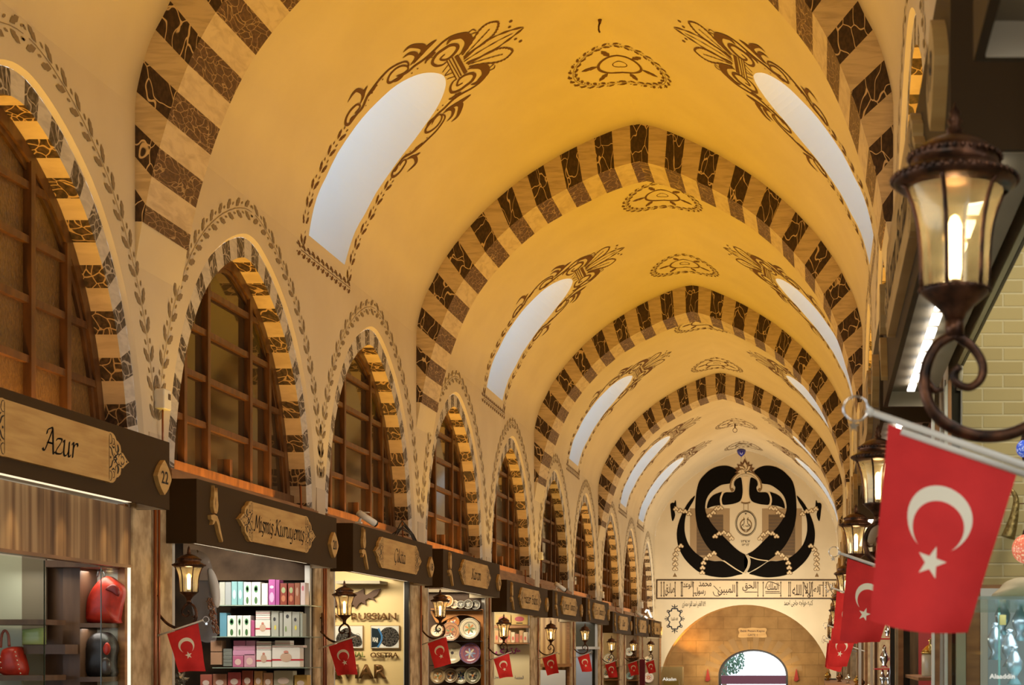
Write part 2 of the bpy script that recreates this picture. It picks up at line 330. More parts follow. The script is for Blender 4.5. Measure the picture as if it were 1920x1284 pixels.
# ---- ceiling: the painted vault, one surface with its skylight openings
ce = MB(); ce.smooth = True
D0, D1 = -6.0, DEND
edges = [D0, 4.2, 13.1, 22.0, 31.0, 39.75, 46.4, D1]
SS = [k*SW/80 for k in range(81)]
for a, b in zip(edges, edges[1:]):
    for sd in (1, -1):
        hs = []
        for c in SKYC:
            if a < c < b: hs.append([(c+p[0], p[1]) for p in HOLE])
        outl = [(a, s) for s in SS] + [(a+(b-a)*k/10, SW) for k in range(1, 10)] + [(b, s) for s in SS[::-1]] + [(b+(a-b)*k/10, 0) for k in range(1, 10)]
        grid = [(a+(b-a)*k/16, s+1e-4*k) for k in range(1, 16) for s in SS[1:-1]]
        grid = [g for g in grid if not any(inside(h, *g) for h in hs)]
        ce.cdt(outl, hs, grid, lambda u, v: vault(v*sd, u), sd < 0)
ce.smooth = False
PO5 = .007
def pfn(c, sd): return lambda u, v: vault(v*sd, c+u, PO5)
def garland(mb, pts, fn, step=.17, ln=.125, wd=.05, closed=False, stem=.008, dots=True, fl=1):
    for k, (p, a) in enumerate(resample(pts, step, closed)):
        a0 = a if fl > 0 else a+math.pi
        for sg in (1, -1):
            mb.leaf((p[0]+.02*math.cos(a0+sg*1.5), p[1]+.02*math.sin(a0+sg*1.5)), a0+sg*.5, ln, wd, fn)
            if dots:
                q = (p[0]+math.cos(a0)*step*.62+math.cos(a0+sg*1.57)*.035, p[1]+math.sin(a0)*step*.62+math.sin(a0+sg*1.57)*.035)
                mb.leaf(q, a0+sg*.35, ln*.38, wd*.4, fn)
    if stem: mb.strip(pts, stem, fn, closed)
def taper(w): return lambda t: max(.006, w*math.sin(math.pi*min(1, max(0, t)))**.75)
ce.i = 1
for c in SKYC:
    for sd in (1, -1):
        for kind, wd, pts in ORN:
            for mir in (1, -1):
                if kind in ('C', 'w0') and mir < 0: continue
                f = pfn(c-.06, sd)
                P = [((p[0]+.19*min(1, max(0, (2.75-p[1])/.9)))*mir, p[1]) for p in pts]
                if kind == 'b':
                    x, y = P[0]; ce.poly([f(x+wd*.5*math.cos(t), y+wd*.5*math.sin(t)) for t in [k*math.pi/3 for k in range(6)]]); continue
                P = smooth(P, 5)
                if kind == 'l': ce.strip(P, taper(wd), f)
                elif kind == 't': ce.strip(P, (lambda t, w=wd: w*(.55+.6*math.sin(math.pi*t))), f)
                elif kind in ('w', 'w0'): ce.strip(P, (lambda t, w=wd: w*(.85+.45*math.sin(t*150))), f)
                else: ce.strip(P, wd, f)
        for e in (-1, 1):
            side = [(e*(abs(p[0])+.17)-.0, p[1]) for p in ((.64,4.55),(.68,4.2),(.73,3.8),(.73,3.35))]
            garland(ce, smooth(side, 6), pfn(c, sd), .20, .13, .055, stem=0)
        garland(ce, [(-.88, 4.62), (0, 4.62), (.88, 4.62)], pfn(c, sd), .16, .12, .05, fl=-1)
for c in MEDC:
    f = lambda u, v: vault(v, c+u, PO5)
    ring = [(.60*math.cos(t), .61*math.sin(t)) for t in [k*2*math.pi/72 for k in range(72)]]
    garland(ce, ring, f, .135, .095, .045, closed=True, stem=.006)
    ce.strip([(.27*math.cos(t), .275*math.sin(t)) for t in [k*2*math.pi/48 for k in range(48)]], .034, f, True)
    ce.strip([(.09*math.cos(t), .09*math.sin(t)) for t in [k*2*math.pi/28 for k in range(28)]], .015, f, True)
    for k in range(6):
        t = math.radians(30+60*k+10); ce.leaf((.28*math.cos(t), .28*math.sin(t)), t, .22, .085, f)
ceiling = struct(ce.build('ceiling', [PLASTER, PAINT]))
# ---- skylights: deep white shafts that rise to a pane of daylight
SHAFT = mat('white lime shaft', (.80, .83, .86), .8)
n = 0
for c in SKYC:
    for sd in (1, -1):
        mb = MB(); mb.smooth = True; mb.i = 0
        near = [vault(p[1]*sd, c+p[0], -.0) for p in HOLE]
        dx, dz = -sd*.95, .78
        far = [(p[0]+dx*1.25, c+(p[1]-c)*1.0, p[2]+dz*1.25) for p in near]
        lip = [vault(p[1]*sd, c+p[0]*1.0, -.02) for p in HOLE]
        k = len(near)
        for i in range(k-1):
            mb.poly((near[i], near[i+1], far[i+1], far[i]))
        mb.poly((near[-1], near[0], far[0], far[-1]))
        # small stepped cornice along the foot of the opening
        mb.smooth = False; mb.i = 2
        p0, p1 = near[0], near[-1]
        x, z = p0[0], p0[2]
        mb.box(x-.05*sd*1, p0[1], z-.05, x-.20*sd, p1[1], z+.012)
        mb.i = 1
        mb.poly(far if sd < 0 else far[::-1])
        n += 1
        struct(mb.build('window_%d' % n, [SHAFT, SKYPANE, WOOD]))
# ---- ribs: striped pointed arches
def rib(D, k):
    mb = MB(); T = .90; ns = 20.5; so_end = 5.45; 
    si_end = SI[-1]-.634*5.6
    def O_(f, sd):
        x, z, _ = at(PO, SO, f*so_end); return XC+sd*x, EYE+z+zo(D)
    def I_(f, sd):
        x, z, _ = at(PI_, SI, f*si_end); return XC+sd*x, EYE+z+zo(D)
    for sd in (1, -1):
        bounds = [0]+[(j+.5)/ns for j in range(21)]
        for j, (a, b) in enumerate(zip(bounds, bounds[1:])):
            dark = j % 2 == 0; m = 3 if j == 0 else 3
            for q in range(m):
                f0, f1 = a+(b-a)*q/m, a+(b-a)*(q+1)/m
                o0, o1, i0, i1 = O_(f0, sd), O_(f1, sd), I_(f0, sd), I_(f1, sd)
                mb.i = 0 if dark else 1
                mb.poly([(p[0], D, p[1]) for p in (o0, o1, i1, i0)])
                mb.poly([(p[0], D+T, p[1]) for p in (o0, i0, i1, o1)])
                mb.i = 2 if dark else 3
                mb.poly(((i0[0], D, i0[1]), (i1[0], D, i1[1]), (i1[0], D+T, i1[1]), (i0[0], D+T, i0[1])))
        # plaster corbel fading into the wall below the last stone
        ib, ob = I_(1, sd), O_(1, sd); mb.i = 4
        wall = XC-sd*HS
        b = (wall, ib[1]-.35)
        mb.poly(((ob[0], D, ob[1]), (wall, D, b[1]), (ib[0], D, ib[1])))
        mb.poly(((ib[0], D, ib[1]), (wall, D+.2, b[1]), (wall, D+T-.2, b[1]), (ib[0], D+T, ib[1])))
        mb.poly(((ib[0], D, ib[1]), (wall, D, b[1]), (wall, D+.2, b[1])))
        mb.poly(((ib[0], D+T, ib[1]), (wall, D+T, b[1]), (ob[0], D+T, ob[1])))
        mb.poly(((ib[0], D+T, ib[1]), (wall, D+T-.2, b[1]), (wall, D+T, b[1])))
    struct(mb.build('trim_%d' % k, [RIBDARK, RIBLITE, RIBDARK2, RIBLITE2, PLASTER]))
for k, D in enumerate([3.8]+RIBS): rib(D, k+1)
# ---- side walls with pointed window openings
AP = [(0,4.13),(.14,4.12),(.35,4.06),(.62,3.94),(.84,3.81),(1.05,3.66),(1.22,3.50),(1.40,3.29),(1.56,3.05),(1.69,2.80),(1.80,2.52),(1.88,2.24),(1.94,1.95),(1.97,1.70),(1.97,1.3)]
ARCH = smooth([(-x, z) for x, z in AP[::-1]] + AP[1:], 2)      # left foot, apex, right foot; z above eye at this bay
def inset(arc, d):
    out = []
    for i, p in enumerate(arc):
        a, b = arc[max(i-1, 0)], arc[min(i+1, len(arc)-1)]; tx, tz = b[0]-a[0], b[1]-a[1]; l = math.hypot(tx, tz)
        if i in (0, len(arc)-1): tx, tz, l = (0, 1, 1) if i == 0 else (0, -1, 1)
        out.append((p[0]+tz/l*d, p[1]-tx/l*d))
    return out
BAND = inset(ARCH, .035); INN = inset(ARCH, .225)
def wall_side(sd):
    """sd=1 left, -1 right"""
    X = XL if sd > 0 else XR; out = sd*-1                     # outward direction in x
    mb = MB()
    cs = [c-(.35 if sd < 0 else 0) for c in WINC]; ZR = .20 if sd < 0 else 0
    top = lambda D: EYE+4.60+zo(D)
    S_ = SIGN if sd > 0 else RSIGN
    def bot(D):
        b = S_[0][2]
        for a in S_:
            if D > a[0]-.25: b = a[2]
        return EYE+b+.12
    holes = []
    for c in cs:
        holes.append([(c+p[0], EYE+p[1]+zo(c)+ZR) for p in ARCH])
    lowb = [D0]
    for a in S_: lowb += [max(D0, a[0]-.26), a[0]-.24]
    lowb = sorted(set(x for x in lowb+[DEND] if x >= D0))
    outer = [(x, bot(x)) for x in lowb] + [(DEND-(DEND-D0)*k/60, top(DEND-(DEND-D0)*k/60)) for k in range(61)]
    grid = [(D0+(DEND-D0)*k/90, z) for k in range(1, 90) for z in (3.3,)]
    grid = [g for g in grid if not any(inside(h, *g) for h in holes)]
    mb.cdt(outer, holes, grid, lambda u, v: (X, u, v), sd < 0)
    mb.i = 1
    for c in cs:
        f = lambda u, v: (X-out*.006, u, v)
        g = inset(ARCH, -.24); g = [(c+p[0], EYE+p[1]+zo(c)+ZR) for p in g if p[1] > 1.9]
        mid = len(g)//2
        garland(mb, g[:mid+1], f, .235, .15, .06, stem=.007)
        garland(mb, g[mid:][::-1][:-1], f, .235, .15, .06, stem=.007)
    struct(mb.build('wall_left' if sd > 0 else 'wall_right', [PLASTER, PAINT2]))
    for n_, c in enumerate(cs):
        zc = EYE+zo(c)+ZR; t = MB()
        P = lambda p, d: (X+out*d, c+p[0], zc+p[1])
        for i in range(len(ARCH)-1):
            t.i = 4; t.poly((P(ARCH[i], 0), P(ARCH[i+1], 0), P(BAND[i+1], .035), P(BAND[i], .035)))
        # stones by arc length of the inner edge, counted from the apex
        mid = (len(BAND)-1)//2
        for side in (1, -1):
            seqB = BAND[mid:] if side > 0 else BAND[:mid+1][::-1]; seqI = INN[mid:] if side > 0 else INN[:mid+1][::-1]
            S_ = [0]
            for a, b in zip(seqI, seqI[1:]): S_.append(S_[-1]+math.dist(a, b))
            SB = [0]
            for a, b in zip(seqB, seqB[1:]): SB.append(SB[-1]+math.dist(a, b))
            def pick(seq, T_, s):
                for j in range(len(T_)-1):
                    if T_[j+1] >= s or j == len(T_)-2:
                        u = min(1, (s-T_[j])/max(1e-6, T_[j+1]-T_[j])); a, b = seq[j], seq[j+1]
                        return (a[0]+(b[0]-a[0])*u, a[1]+(b[1]-a[1])*u)
            ns = 18; cur = 0.; bs = [0]+[(j+.5)/(ns+.5) for j in range(ns+1)]
            for j, (a, b) in enumerate(zip(bs, bs[1:])):
                dark = j % 2 == 1; mm = 2
                for q in range(mm):
                    f0, f1 = a+(b-a)*q/mm, a+(b-a)*(q+1)/mm
                    b0, b1 = pick(seqB, SB, f0*SB[-1]), pick(seqB, SB, f1*SB[-1]); i0, i1 = pick(seqI, S_, f0*S_[-1]), pick(seqI, S_, f1*S_[-1])
                    t.i = 0 if dark else 1; t.poly((P(b0, .035), P(b1, .035), P(i1, .035), P(i0, .035)))
                    t.i = 2 if dark else 3; t.poly((P(i0, .035), P(i1, .035), P(i1, .30), P(i0, .30)))
        struct(t.build('trim_%d' % (6+n_+(10 if sd < 0 else 0)), [WINDARK, WINLITE, WINDARK2, WINLITE2, PLASTER]))
        # window joinery
        W = struct(bpy.data.objects.new('window_%d' % (13+n_+(10 if sd < 0 else 0)), None)); C.objects.link(W); W.location = (X+out*.25, c, zc+1.75)
        lo = lambda p: (p[0]-W.location[0], p[1]-W.location[1], p[2]-W.location[2])
        fr = MB(); IN2 = inset(ARCH, .325); IN1 = inset(ARCH, .228)
        def ring(A, B, d0, d1):
            for i in range(len(A)-1):
                a0, a1, b0, b1 = A[i], A[i+1], B[i], B[i+1]
                fr.poly([lo(P(p, d0)) for p in (a0, a1, b1, b0)]); fr.poly([lo(P(b0, d0)), lo(P(b1, d0)), lo(P(b1, d1)), lo(P(b0, d1))])
                fr.poly([lo(P(p, d1)) for p in (a0, b0, b1, a1)])
        ring(IN1, IN2, .21, .30); ring(IN2, inset(ARCH, .37), .235, .30)
        def halfw(z):
            best = 0
            for i in range(len(IN2)//2, len(IN2)-1):
                a, b = IN2[i], IN2[i+1]
                if (a[1]-z)*(b[1]-z) <= 0 and a[1] != b[1]: best = max(best, a[0]+(b[0]-a[0])*(z-a[1])/(b[1]-a[1]))
            return best
        def topz(x):
            for i in range(len(IN2)//2, len(IN2)-1):
                a, b = IN2[i], IN2[i+1]
                if a[0] <= abs(x) <= b[0]: return a[1]+(b[1]-a[1])*(abs(x)-a[0])/max(1e-6, b[0]-a[0])
            return 1.9
        z0 = 1.70; nb = 6
        xs = [(-1.64+3.28*k/nb) for k in range(1, nb)]
        for x in xs:
            zt = topz(x)+.03; a = .032
            p0, p1 = lo(P((x-a, z0), .20)), lo(P((x+a, zt), .29)); fr.box(*p0, *p1)
        for z in (2.18, 2.62, 3.06, 3.46):
            h = halfw(z)+.03
            if h < .3: continue
            p0, p1 = lo(P((-h, z-.028), .215)), lo(P((h, z+.028), .285)); fr.box(*p0, *p1)
        p0, p1 = lo(P((-1.75, z0-.10), .17)), lo(P((1.75, z0+.05), .31)); fr.box(*p0, *p1)
        fr.build('window_frame', WOOD, W)
        gl = MB(); G = [p for p in inset(ARCH, .31) if p[1] > z0]
        G = [(G[0][0], z0)]+G+[(G[-1][0], z0)]
        gl.poly([lo(P(p, .262)) for p in (G if sd > 0 else G[::-1])])
        gl.build('window_pane', FROST if n_ == 0 else PANE, W)
        # timber ledge under the window and the amber reveal light
        le = MB(); zl = 1.62
        p0, p1 = P((-1.95, zl-.30), -.03), P((1.95, zl-.02), .30); le.box(*p0, *p1)
        le.i = 0
        p0, p1 = P((-1.9, zl-.02), .0), P((1.9, zl+.0), .30); le.box(*p0, *p1)
        struct(le.build('trim_%d' % (26+n_+(10 if sd < 0 else 0)), WOOD2))
        if n_ < 10 and (sd > 0 or n_ < 4):
            pw = {5: 3, 9: 3}.get(n_, 16) * (1.3 if n_ == 3 else 1)
            area('reveal_light', (X+out*.10, c-.2, zc+1.66), .14, 2.6, pw, AMBER, (math.pi, 0, 0), math.radians(150))
wall_side(1); wall_side(-1)
# ---- floor, far end, wall behind the camera
fl = MB(); fl.poly(((XL-4, D0, 0), (XR+4, D0, 0), (XR+4, 19, 0), (XL-4, 19, 0))); fl.poly(((XL-4, 19, 0), (XR+4, 19, 0), (XR+4, 80, zo(80)), (XL-4, 80, zo(80))))
struct(fl.build('floor', noisy('worn paving stone', (.30, .25, .19), (.22, .18, .13), 3, .5)))
bk = MB(); bk.box(XL-3.5, D0-.2, -.1, XR+3.5, D0, 10); struct(bk.build('wall_front', PLASTER))
# ---------------------------------------------------------------- far end wall with its painted calligraphy
PXM = 2900/DEND
def MZ(x, y): return ((1240+x/4.756-1535)/PXM, (1228-830-y/4.756)/PXM)
ew = MB()
prof_ = []
for k in range(41): s = SW*k/40; p = vault(s, DEND-.001); prof_.append((p[0], p[2]))
left = prof_; right = [(2*XC-p[0], p[1]) for p in prof_]
outl = left[::-1]+right[1:]                       # from left springing over apex to right springing
outl = [(XL, -.6)]+outl+[(XR, -.6)]
cz = EYE-1.24
arch = [(XC+2.96*math.cos(t), cz+2.96*math.sin(t)) for t in [math.pi*k/40 for k in range(41)]]
hole = [(XC+2.96, -.55)]+arch+[(XC-2.96, -.55)]
ew.cdt(outl, [hole], [], lambda u, v: (u, DEND, v))
ew.i = 1
for a, b in zip(hole, hole[1:]): ew.poly(((a[0], DEND, a[1]), (b[0], DEND, b[1]), (b[0], DEND+1.1, b[1]), (a[0], DEND+1.1, a[1])))
struct(ew.build('wall_back', [PLASTER, STONE2]))
ASHLAR = mat('ashlar blocks', (.44, .28, .12), .9)
def _ash():
    m = ASHLAR; t = N(m, 'ShaderNodeTexCoord'); sp = N(m, 'ShaderNodeSeparateXYZ'); cb = N(m, 'ShaderNodeCombineXYZ'); L(m, t.outputs['Object'], sp.inputs[0])
    L(m, sp.outputs[0], cb.inputs[0]); L(m, sp.outputs[2], cb.inputs[1])
    br = N(m, 'ShaderNodeTexBrick'); L(m, cb.outputs[0], br.inputs['Vector']); br.inputs['Scale'].default_value = 1
    br.inputs['Brick Width'].default_value = .95; br.inputs['Row Height'].default_value = .42; br.inputs['Mortar Size'].default_value = .012
    br.inputs['Color1'].default_value = (.36, .215, .08, 1); br.inputs['Color2'].default_value = (.31, .185, .07, 1); br.inputs['Mortar'].default_value = (.25, .15, .055, 1)
    n = N(m, 'ShaderNodeTexNoise'); n.inputs['Scale'].default_value = 2.2; n.inputs['Detail'].default_value = 6; L(m, t.outputs['Object'], n.inputs[0])
    x = N(m, 'ShaderNodeMix', data_type='RGBA', blend_type='MULTIPLY'); x.inputs[0].default_value = .8; L(m, br.outputs[0], x.inputs[6]); L(m, ramp(m, n.outputs[0], [(.3, (.6,.55,.5)), (.6, (1,1,1))]), x.inputs[7]); L(m, x.outputs[2], base(m))
_ash()
gw = MB(); gx, gz = -2.29, EYE-.72
gate = [(gx+1.22*math.cos(t), gz+.92*math.sin(t)) for t in [math.pi*k/24 for k in range(25)]]
gh = [(gx+1.22, -.55)]+gate+[(gx-1.22, -.55)]
gw.cdt([(XL-.5, -.6), (XR+.5, -.6), (XR+.5, EYE+2.2), (XL-.5, EYE+2.2)], [gh], [], lambda u, v: (u, DEND+1.1, v))
for a, b in zip(gh, gh[1:]): gw.poly(((a[0], DEND+1.1, a[1]), (b[0], DEND+1.1, b[1]), (b[0], DEND+1.9, b[1]), (a[0], DEND+1.9, a[1])))
gw.i = 1
vo = [(gx+1.75*math.cos(t), gz+1.42*math.sin(t)) for t in [math.pi*k/24 for k in range(25)]]
for i in range(0, 24):
    if i % 2: gw.poly([(p[0], DEND+1.09, p[1]) for p in (gate[i], gate[i+1], vo[i+1], vo[i])])
struct(gw.build('wall_gate', [ASHLAR, plain('gate arch stone', (.30,.19,.085), .9)]))
DF = MB(); q = inset([(p[0]-gx, p[1]) for p in gh], -.0)
dfr = [((p[0]-gx)*.93+gx, (p[1]-gz)*.93+gz if p[1] > gz else p[1]) for p in gh]
for (a, b), (c, d) in zip(zip(gh, gh[1:]), zip(dfr, dfr[1:])): DF.poly([(p[0], DEND+1.5, p[1]) for p in (a, b, d, c)])
struct(DF.build('door_1', plain('blue black gate frame', (.012, .012, .03), .4)))
# mural
mu = MB()
def mfn(off): return lambda x, y: (MZ(x, y)[0], DEND-off, EYE+MZ(x, y)[1])
def mpoly(pts, off, m, sm=3, both=True):
    mu.i = m; P = smooth(pts, sm, True) if sm else pts
    for mir in ((False, True) if both else (False,)):
        Q = [(1508-x, y) for x, y in P] if mir else P
        mu.cdt(Q, [], [], mfn(off), not mir)
def mline(pts, w, off, m, both=True, closed=False, sm=3):
    mu.i = m; P = smooth(pts, sm, closed)
    for mir in ((False, True) if both else (False,)):
        mu.strip([(1508-x, y) for x, y in P] if mir else P, w, mfn(off), closed)
mpoly([(255,585),(610,585),(610,1050),(255,1050)], .003, 1, 0)
mpoly([(315,640),(552,640),(552,1003),(315,1003)], .005, 2, 0)
for y in range(670, 1000, 30): mline([(318, y), (550, y)], 4, .006, 3, sm=1)
mpoly([(300,470),(250,520),(205,590),(165,680),(143,760),(138,830),(148,910),(175,980),(220,1050),(280,1110),(340,1155),(420,1185),(520,1200),(600,1198),(680,1180),(725,1165),(660,1130),(600,1090),(545,1055),(480,1055),(420,1045),(360,1020),(300,975),(250,915),(222,850),(208,780),(210,700),(225,630),(255,570),(285,520)], .008, 0)
mpoly([(690,262),(650,228),(600,208),(550,204),(490,215),(430,245),(380,290),(340,340),(318,410),(308,480),(303,560),(303,620),(312,700),(330,770),(360,840),(400,910),(450,970),(510,1020),(560,1055),(620,1095),(680,1130),(735,1155),(765,1110),(770,1060),(765,1020),(745,995),(700,970),(650,930),(600,880),(550,830),(500,780),(450,720),(415,660),(395,610),(392,560),(405,500),(435,450),(480,410),(540,375),(615,362),(625,330),(650,300),(690,275)], .011, 0)
mpoly([(708,310),(718,340),(724,400),(724,460),(712,505),(690,528),(640,545),(590,552),(548,550),(535,500),(552,460),(575,442),(620,442),(648,435),(660,400),(648,375),(655,340),(680,318)], .011, 0)
mpoly([(410,585),(408,560),(425,510),(460,470),(510,447),(545,440),(525,480),(522,530),(528,555),(480,562),(440,573)], .011, 0)
mpoly([(98,700),(83,600),(80,550),(95,535),(115,535),(122,518),(130,515),(133,570),(118,565),(112,590),(124,645)], .008, 0)
mline([(555,1050),(620,1095),(680,1135),(745,1168)], 9, .013, 4, both=False)
mline([(778,1012),(860,1040),(950,1052)], 9, .013, 4, both=False)
mline([(765,1000),(785,1050),(775,1110),(745,1160)], 22, .014, 5, both=False)
mline([(752,1000),(775,1050),(765,1110),(735,1160)], 4, .015, 4, both=False)
mline([(640,430),(622,400),(630,350),(655,310),(700,275),(752,262)], 28, .014, 3)
for k in range(14):
    t = math.pi*(1-k/26); x, y = 752+122*math.cos(t), 395+128*-math.sin(t)
    mu.i = 4; mu.poly([mfn(.016)(x+9*math.cos(a), y+9*math.sin(a)) for a in [j*math.pi/3 for j in range(6)]])
    mu.poly([mfn(.016)(1508-x+9*math.cos(a), y+9*math.sin(a)) for a in [j*math.pi/3 for j in range(6)]])
mline([(550,440),(530,500),(538,560)], 16, .014, 4)
mpoly([(722,300),(782,300),(770,400),(790,530),(714,530),(733,400)], .0125, 4, 0, False)
mline([(712,530),(752,540),(792,530)], 14, .014, 3, False)
mline([(735,545),(735,600)], 4, .014, 3); 
E2 = lambda rx, ry: [(755+rx*math.cos(t), 718+ry*math.sin(t)) for t in [k*math.pi/20 for k in range(40)]]
mline(E2(94, 114), 3, .013, 0, False, True, 1); mline(E2(84, 104), 6, .013, 0, False, True, 1)
mline([(745,680),(725,690),(705,720),(710,760),(740,790),(752,795)], 9, .013, 3); mline([(735,665),(738,720),(715,740),(725,770),(752,780)], 4, .013, 0)
mpoly([(745,628),(762,628),(753,642)], .013, 0, 0, False)
# crown of leaves
for k in range(9):
    t = math.radians(-10+25*k); mu.i = 3; x, y = 745, 250
    ln = 110 if k == 4 else 92
    c, s_ = math.cos(t), -math.sin(t)
    for sc, off, m in ((1, .012, 6), (.72, .014, 4 if k % 2 == 0 else 3)):
        o = [(0,0),(.3,.30),(.6,.26),(1,0),(.6,-.26),(.3,-.30)]
        mu.i = m; mu.cdt([(x+px*ln*sc*c-py*ln*sc*s_*.8, y+px*ln*sc*s_+py*ln*sc*c*.8) for px, py in o], [], [], mfn(off+k*.0002), True)
# garlands of flowers
for pts in ([(175,920),(140,960),(125,1010),(125,1060),(125,1105),(122,1150)], [(470,985),(420,1010),(385,1050),(370,1100),(365,1150),(370,1190)], [(480,835),(540,800),(600,820),(635,870)], [(430,650),(470,620),(510,575),(550,600)], [(130,590),(175,610),(205,610),(250,635),(290,640)]):
    for p, a in resample(smooth(pts, 4), 44):
        for mir in (0, 1):
            x = 1508-p[0] if mir else p[0]
            for e in (-1, 1, 0):
                for r, off, m in ((15, .016, 3), (10, .017, 4)):
                    mu.i = m; mu.poly([mfn(off+e*.0002)(x+e*12+r*math.cos(j*math.pi/4), p[1]+(-9 if e == 0 else 4)+r*math.sin(j*math.pi/4)) for j in range(8)])
for x in (122, 1386): mu.i = 3; mu.poly([mfn(.012)(*p) for p in ((x,1160),(x-18,1195),(x+18,1195))])
TANP = plain('tan wash of painted window', (.36, .25, .14), .8); TANP2 = plain('brown wash of shutter', (.13, .085, .05), .8)
mural = mu.build('calligraphy_mural', [BLACKP, TANP, TANP2, plain('umber line paint', (.20, .12, .05), .8), plain('cream line paint', (.74, .60, .40), .8), plain('grey line paint', (.5, .42, .3), .8), PAINT])
tag(mural, 'huge black mirrored calligraphy mural with crown and chains on the far end wall', 'mural')
# arabic shaping with presentation forms
import unicodedata
FORMS = {}
for cp in range(0xFE80, 0xFEFD):
    d = unicodedata.decomposition(chr(cp)).split()
    if len(d) == 2: FORMS.setdefault(chr(int(d[1], 16)), {})[d[0][1:-1]] = chr(cp)
def shape(s):
    s = s.replace('لا', '\uFEFB'); out = []
    for i, ch in enumerate(s):
        if ch == '\uFEFB':
            pr = i > 0 and 'initial' in FORMS.get(s[i-1], {}); out.append('\uFEFC' if pr else ch); continue
        f = FORMS.get(ch)
        if not f: out.append(ch); continue
        pr = i > 0 and 'initial' in FORMS.get(s[i-1], {}) and s[i-1] != '\uFEFB'
        nx = i+1 < len(s) and 'initial' in f and (s[i+1] in FORMS or s[i+1] == '\uFEFB')
        k = 'medial' if pr and nx else 'final' if pr else 'initial' if nx else 'isolated'
        out.append(f.get(k) or f.get('isolated', ch))
    return ''.join(out[::-1])
def fit_text(body, width, height, mat_, name, parent, o, xa, ya, bold=0, ex=.003, shear=0):
    t = text_mesh(body, 1, mat_, name, parent, Matrix.Identity(4), shear, extrude=0, font_bold=bold)
    vs = [v.co for v in t.data.vertices]
    if not vs: return t
    x0, x1 = min(v.x for v in vs), max(v.x for v in vs); y0, y1 = min(v.y for v in vs), max(v.y for v in vs)
    M = frame(o, xa, ya) @ Matrix.Diagonal((width/(x1-x0), height/(y1-y0), 1, 1)) @ Matrix.Translation((-(x0+x1)/2, -(y0+y1)/2, 0))
    t.data.transform(M); return t
def wz(px, py, off=.004): return Vector(((px-1535)/PXM, DEND-off, EYE+(1228-py)/PXM))
ip = MB(); P = lambda x, y: wz(x, y, .01)
def rectframe(mb, x0, y0, x1, y1, w, off):
    for a, b, c, d in ((x0,y0,x1,y0+w),(x0,y1-w,x1,y1),(x0,y0+w,x0+w,y1-w),(x1-w,y0+w,x1,y1-w)): 
        mb.poly([wz(*p, off) for p in ((a,d),(c,d),(c,b),(a,b))])
rectframe(ip, 1230.5, 1086, 1577, 1123, 2.3, .02)
ip.i = 1; ip.poly([wz(*p, .004) for p in ((1231,1122.5),(1576,1122.5),(1576,1086.5),(1231,1086.5))])
ip.i = 0
for x in (1266, 1277.5, 1279.5, 1300, 1381, 1382.8, 1421, 1431, 1464, 1479, 1482, 1506, 1518, 1523, 1543.5, 1549, 1245, 1240):
    y0, y1 = 1090, 1119
    ip.strip([(x, y0), (x, y1)], 1.1, lambda u, v: wz(u, v, .012))
    for yy, s_ in ((y0, 1), (y1, -1)): ip.poly([wz(x+a, yy+b*s_, .013) for a, b in ((-1.6,3.2),(0,0),(1.6,3.2))])
for pts in ([(1552,1090),(1556,1103),(1563,1113),(1569,1103),(1571,1090)], [(1508,1092),(1510,1105),(1518,1114),(1521,1103),(1521,1092)], [(1562,1113),(1565,1116),(1562,1119),(1559,1116),(1562,1113)], [(1517,1114),(1520,1117),(1517,1120),(1514,1117),(1517,1114)],
            [(1435,1109),(1462,1109)], [(1435,1112),(1464,1112)], [(1535,1097),(1543,1097)], [(1489,1115),(1503,1115)], [(1338,1098),(1344,1104),(1352,1112)], [(1337,1109),(1340,1116),(1348,1117),(1354,1111),(1352,1106)], [(1435,1103),(1440,1091),(1452,1093),(1462,1098)], [(1300,1112),(1312,1112)], [(1396,1110),(1420,1110)]):
    ip.strip(smooth(pts, 4), 1.2, lambda u, v: wz(u, v, .013))
ip_ = ip.build('inscription_panel', [plain('dark brown frame paint', (.05, .025, .012), .6), plain('panel cream', (.70, .56, .38), .85)])
tag(ip_, 'long black framed band of script painted across the far wall above the arch', 'inscription')
for body, cx, cy, w_, h_ in (('صادق', 1256, 1105, 18, 24), ('الوعد', 1290, 1097, 18, 15), ('رسول', 1313, 1109, 20, 16), ('محمد', 1322, 1095, 24, 9), ('المبين', 1362, 1106, 32, 20), ('الحق', 1405, 1099, 26, 18), ('الملك', 1449, 1099, 22, 14), ('الله', 1494, 1106, 17, 20), ('لا', 1512, 1103, 6, 20), ('إله', 1532, 1107, 14, 16), ('الا', 1561, 1099, 9, 13)):
    fit_text(shape(body), w_/PXM, h_/PXM, ip_.data.materials[0], 'script', ip_, wz(cx, cy, .016), (1,0,0), (0,0,1), .006)
sc1 = fit_text(shape('الفقير احمد القره حصارى')+' ١١٨٩', 44/PXM, 13/PXM, BLACKP, 'painted_signature', None, wz(1301, 1133, .006), (1,0,0), (0,0,1), .004)
tag(sc1, 'small black script signature under the left half of the framed inscription', 'signature')
sc2 = fit_text(shape('كتبه خواجه حاجى احمد'), 54/PXM, 13/PXM, BLACKP, 'painted_signature', None, wz(1497, 1131, .006), (1,0,0), (0,0,1), .004)
tag(sc2, 'small black script signature under the right half of the framed inscription', 'signature')
yr = fit_text('١٣٤٧\n١٣١٢', 17/PXM, 11/PXM, BLACKP, 'year_numerals', mural, wz(1398, 1018, .012), (1,0,0), (0,0,1))
fit_text(shape('لبيب'), 13/PXM, 6/PXM, BLACKP, 'medallion_script', mural, wz(1399, 985, .014), (1,0,0), (0,0,1))
ca = MB(); cx_, cy_ = 1265, 1160
cf = lambda u, v: wz(cx_+u, cy_+v, .006)
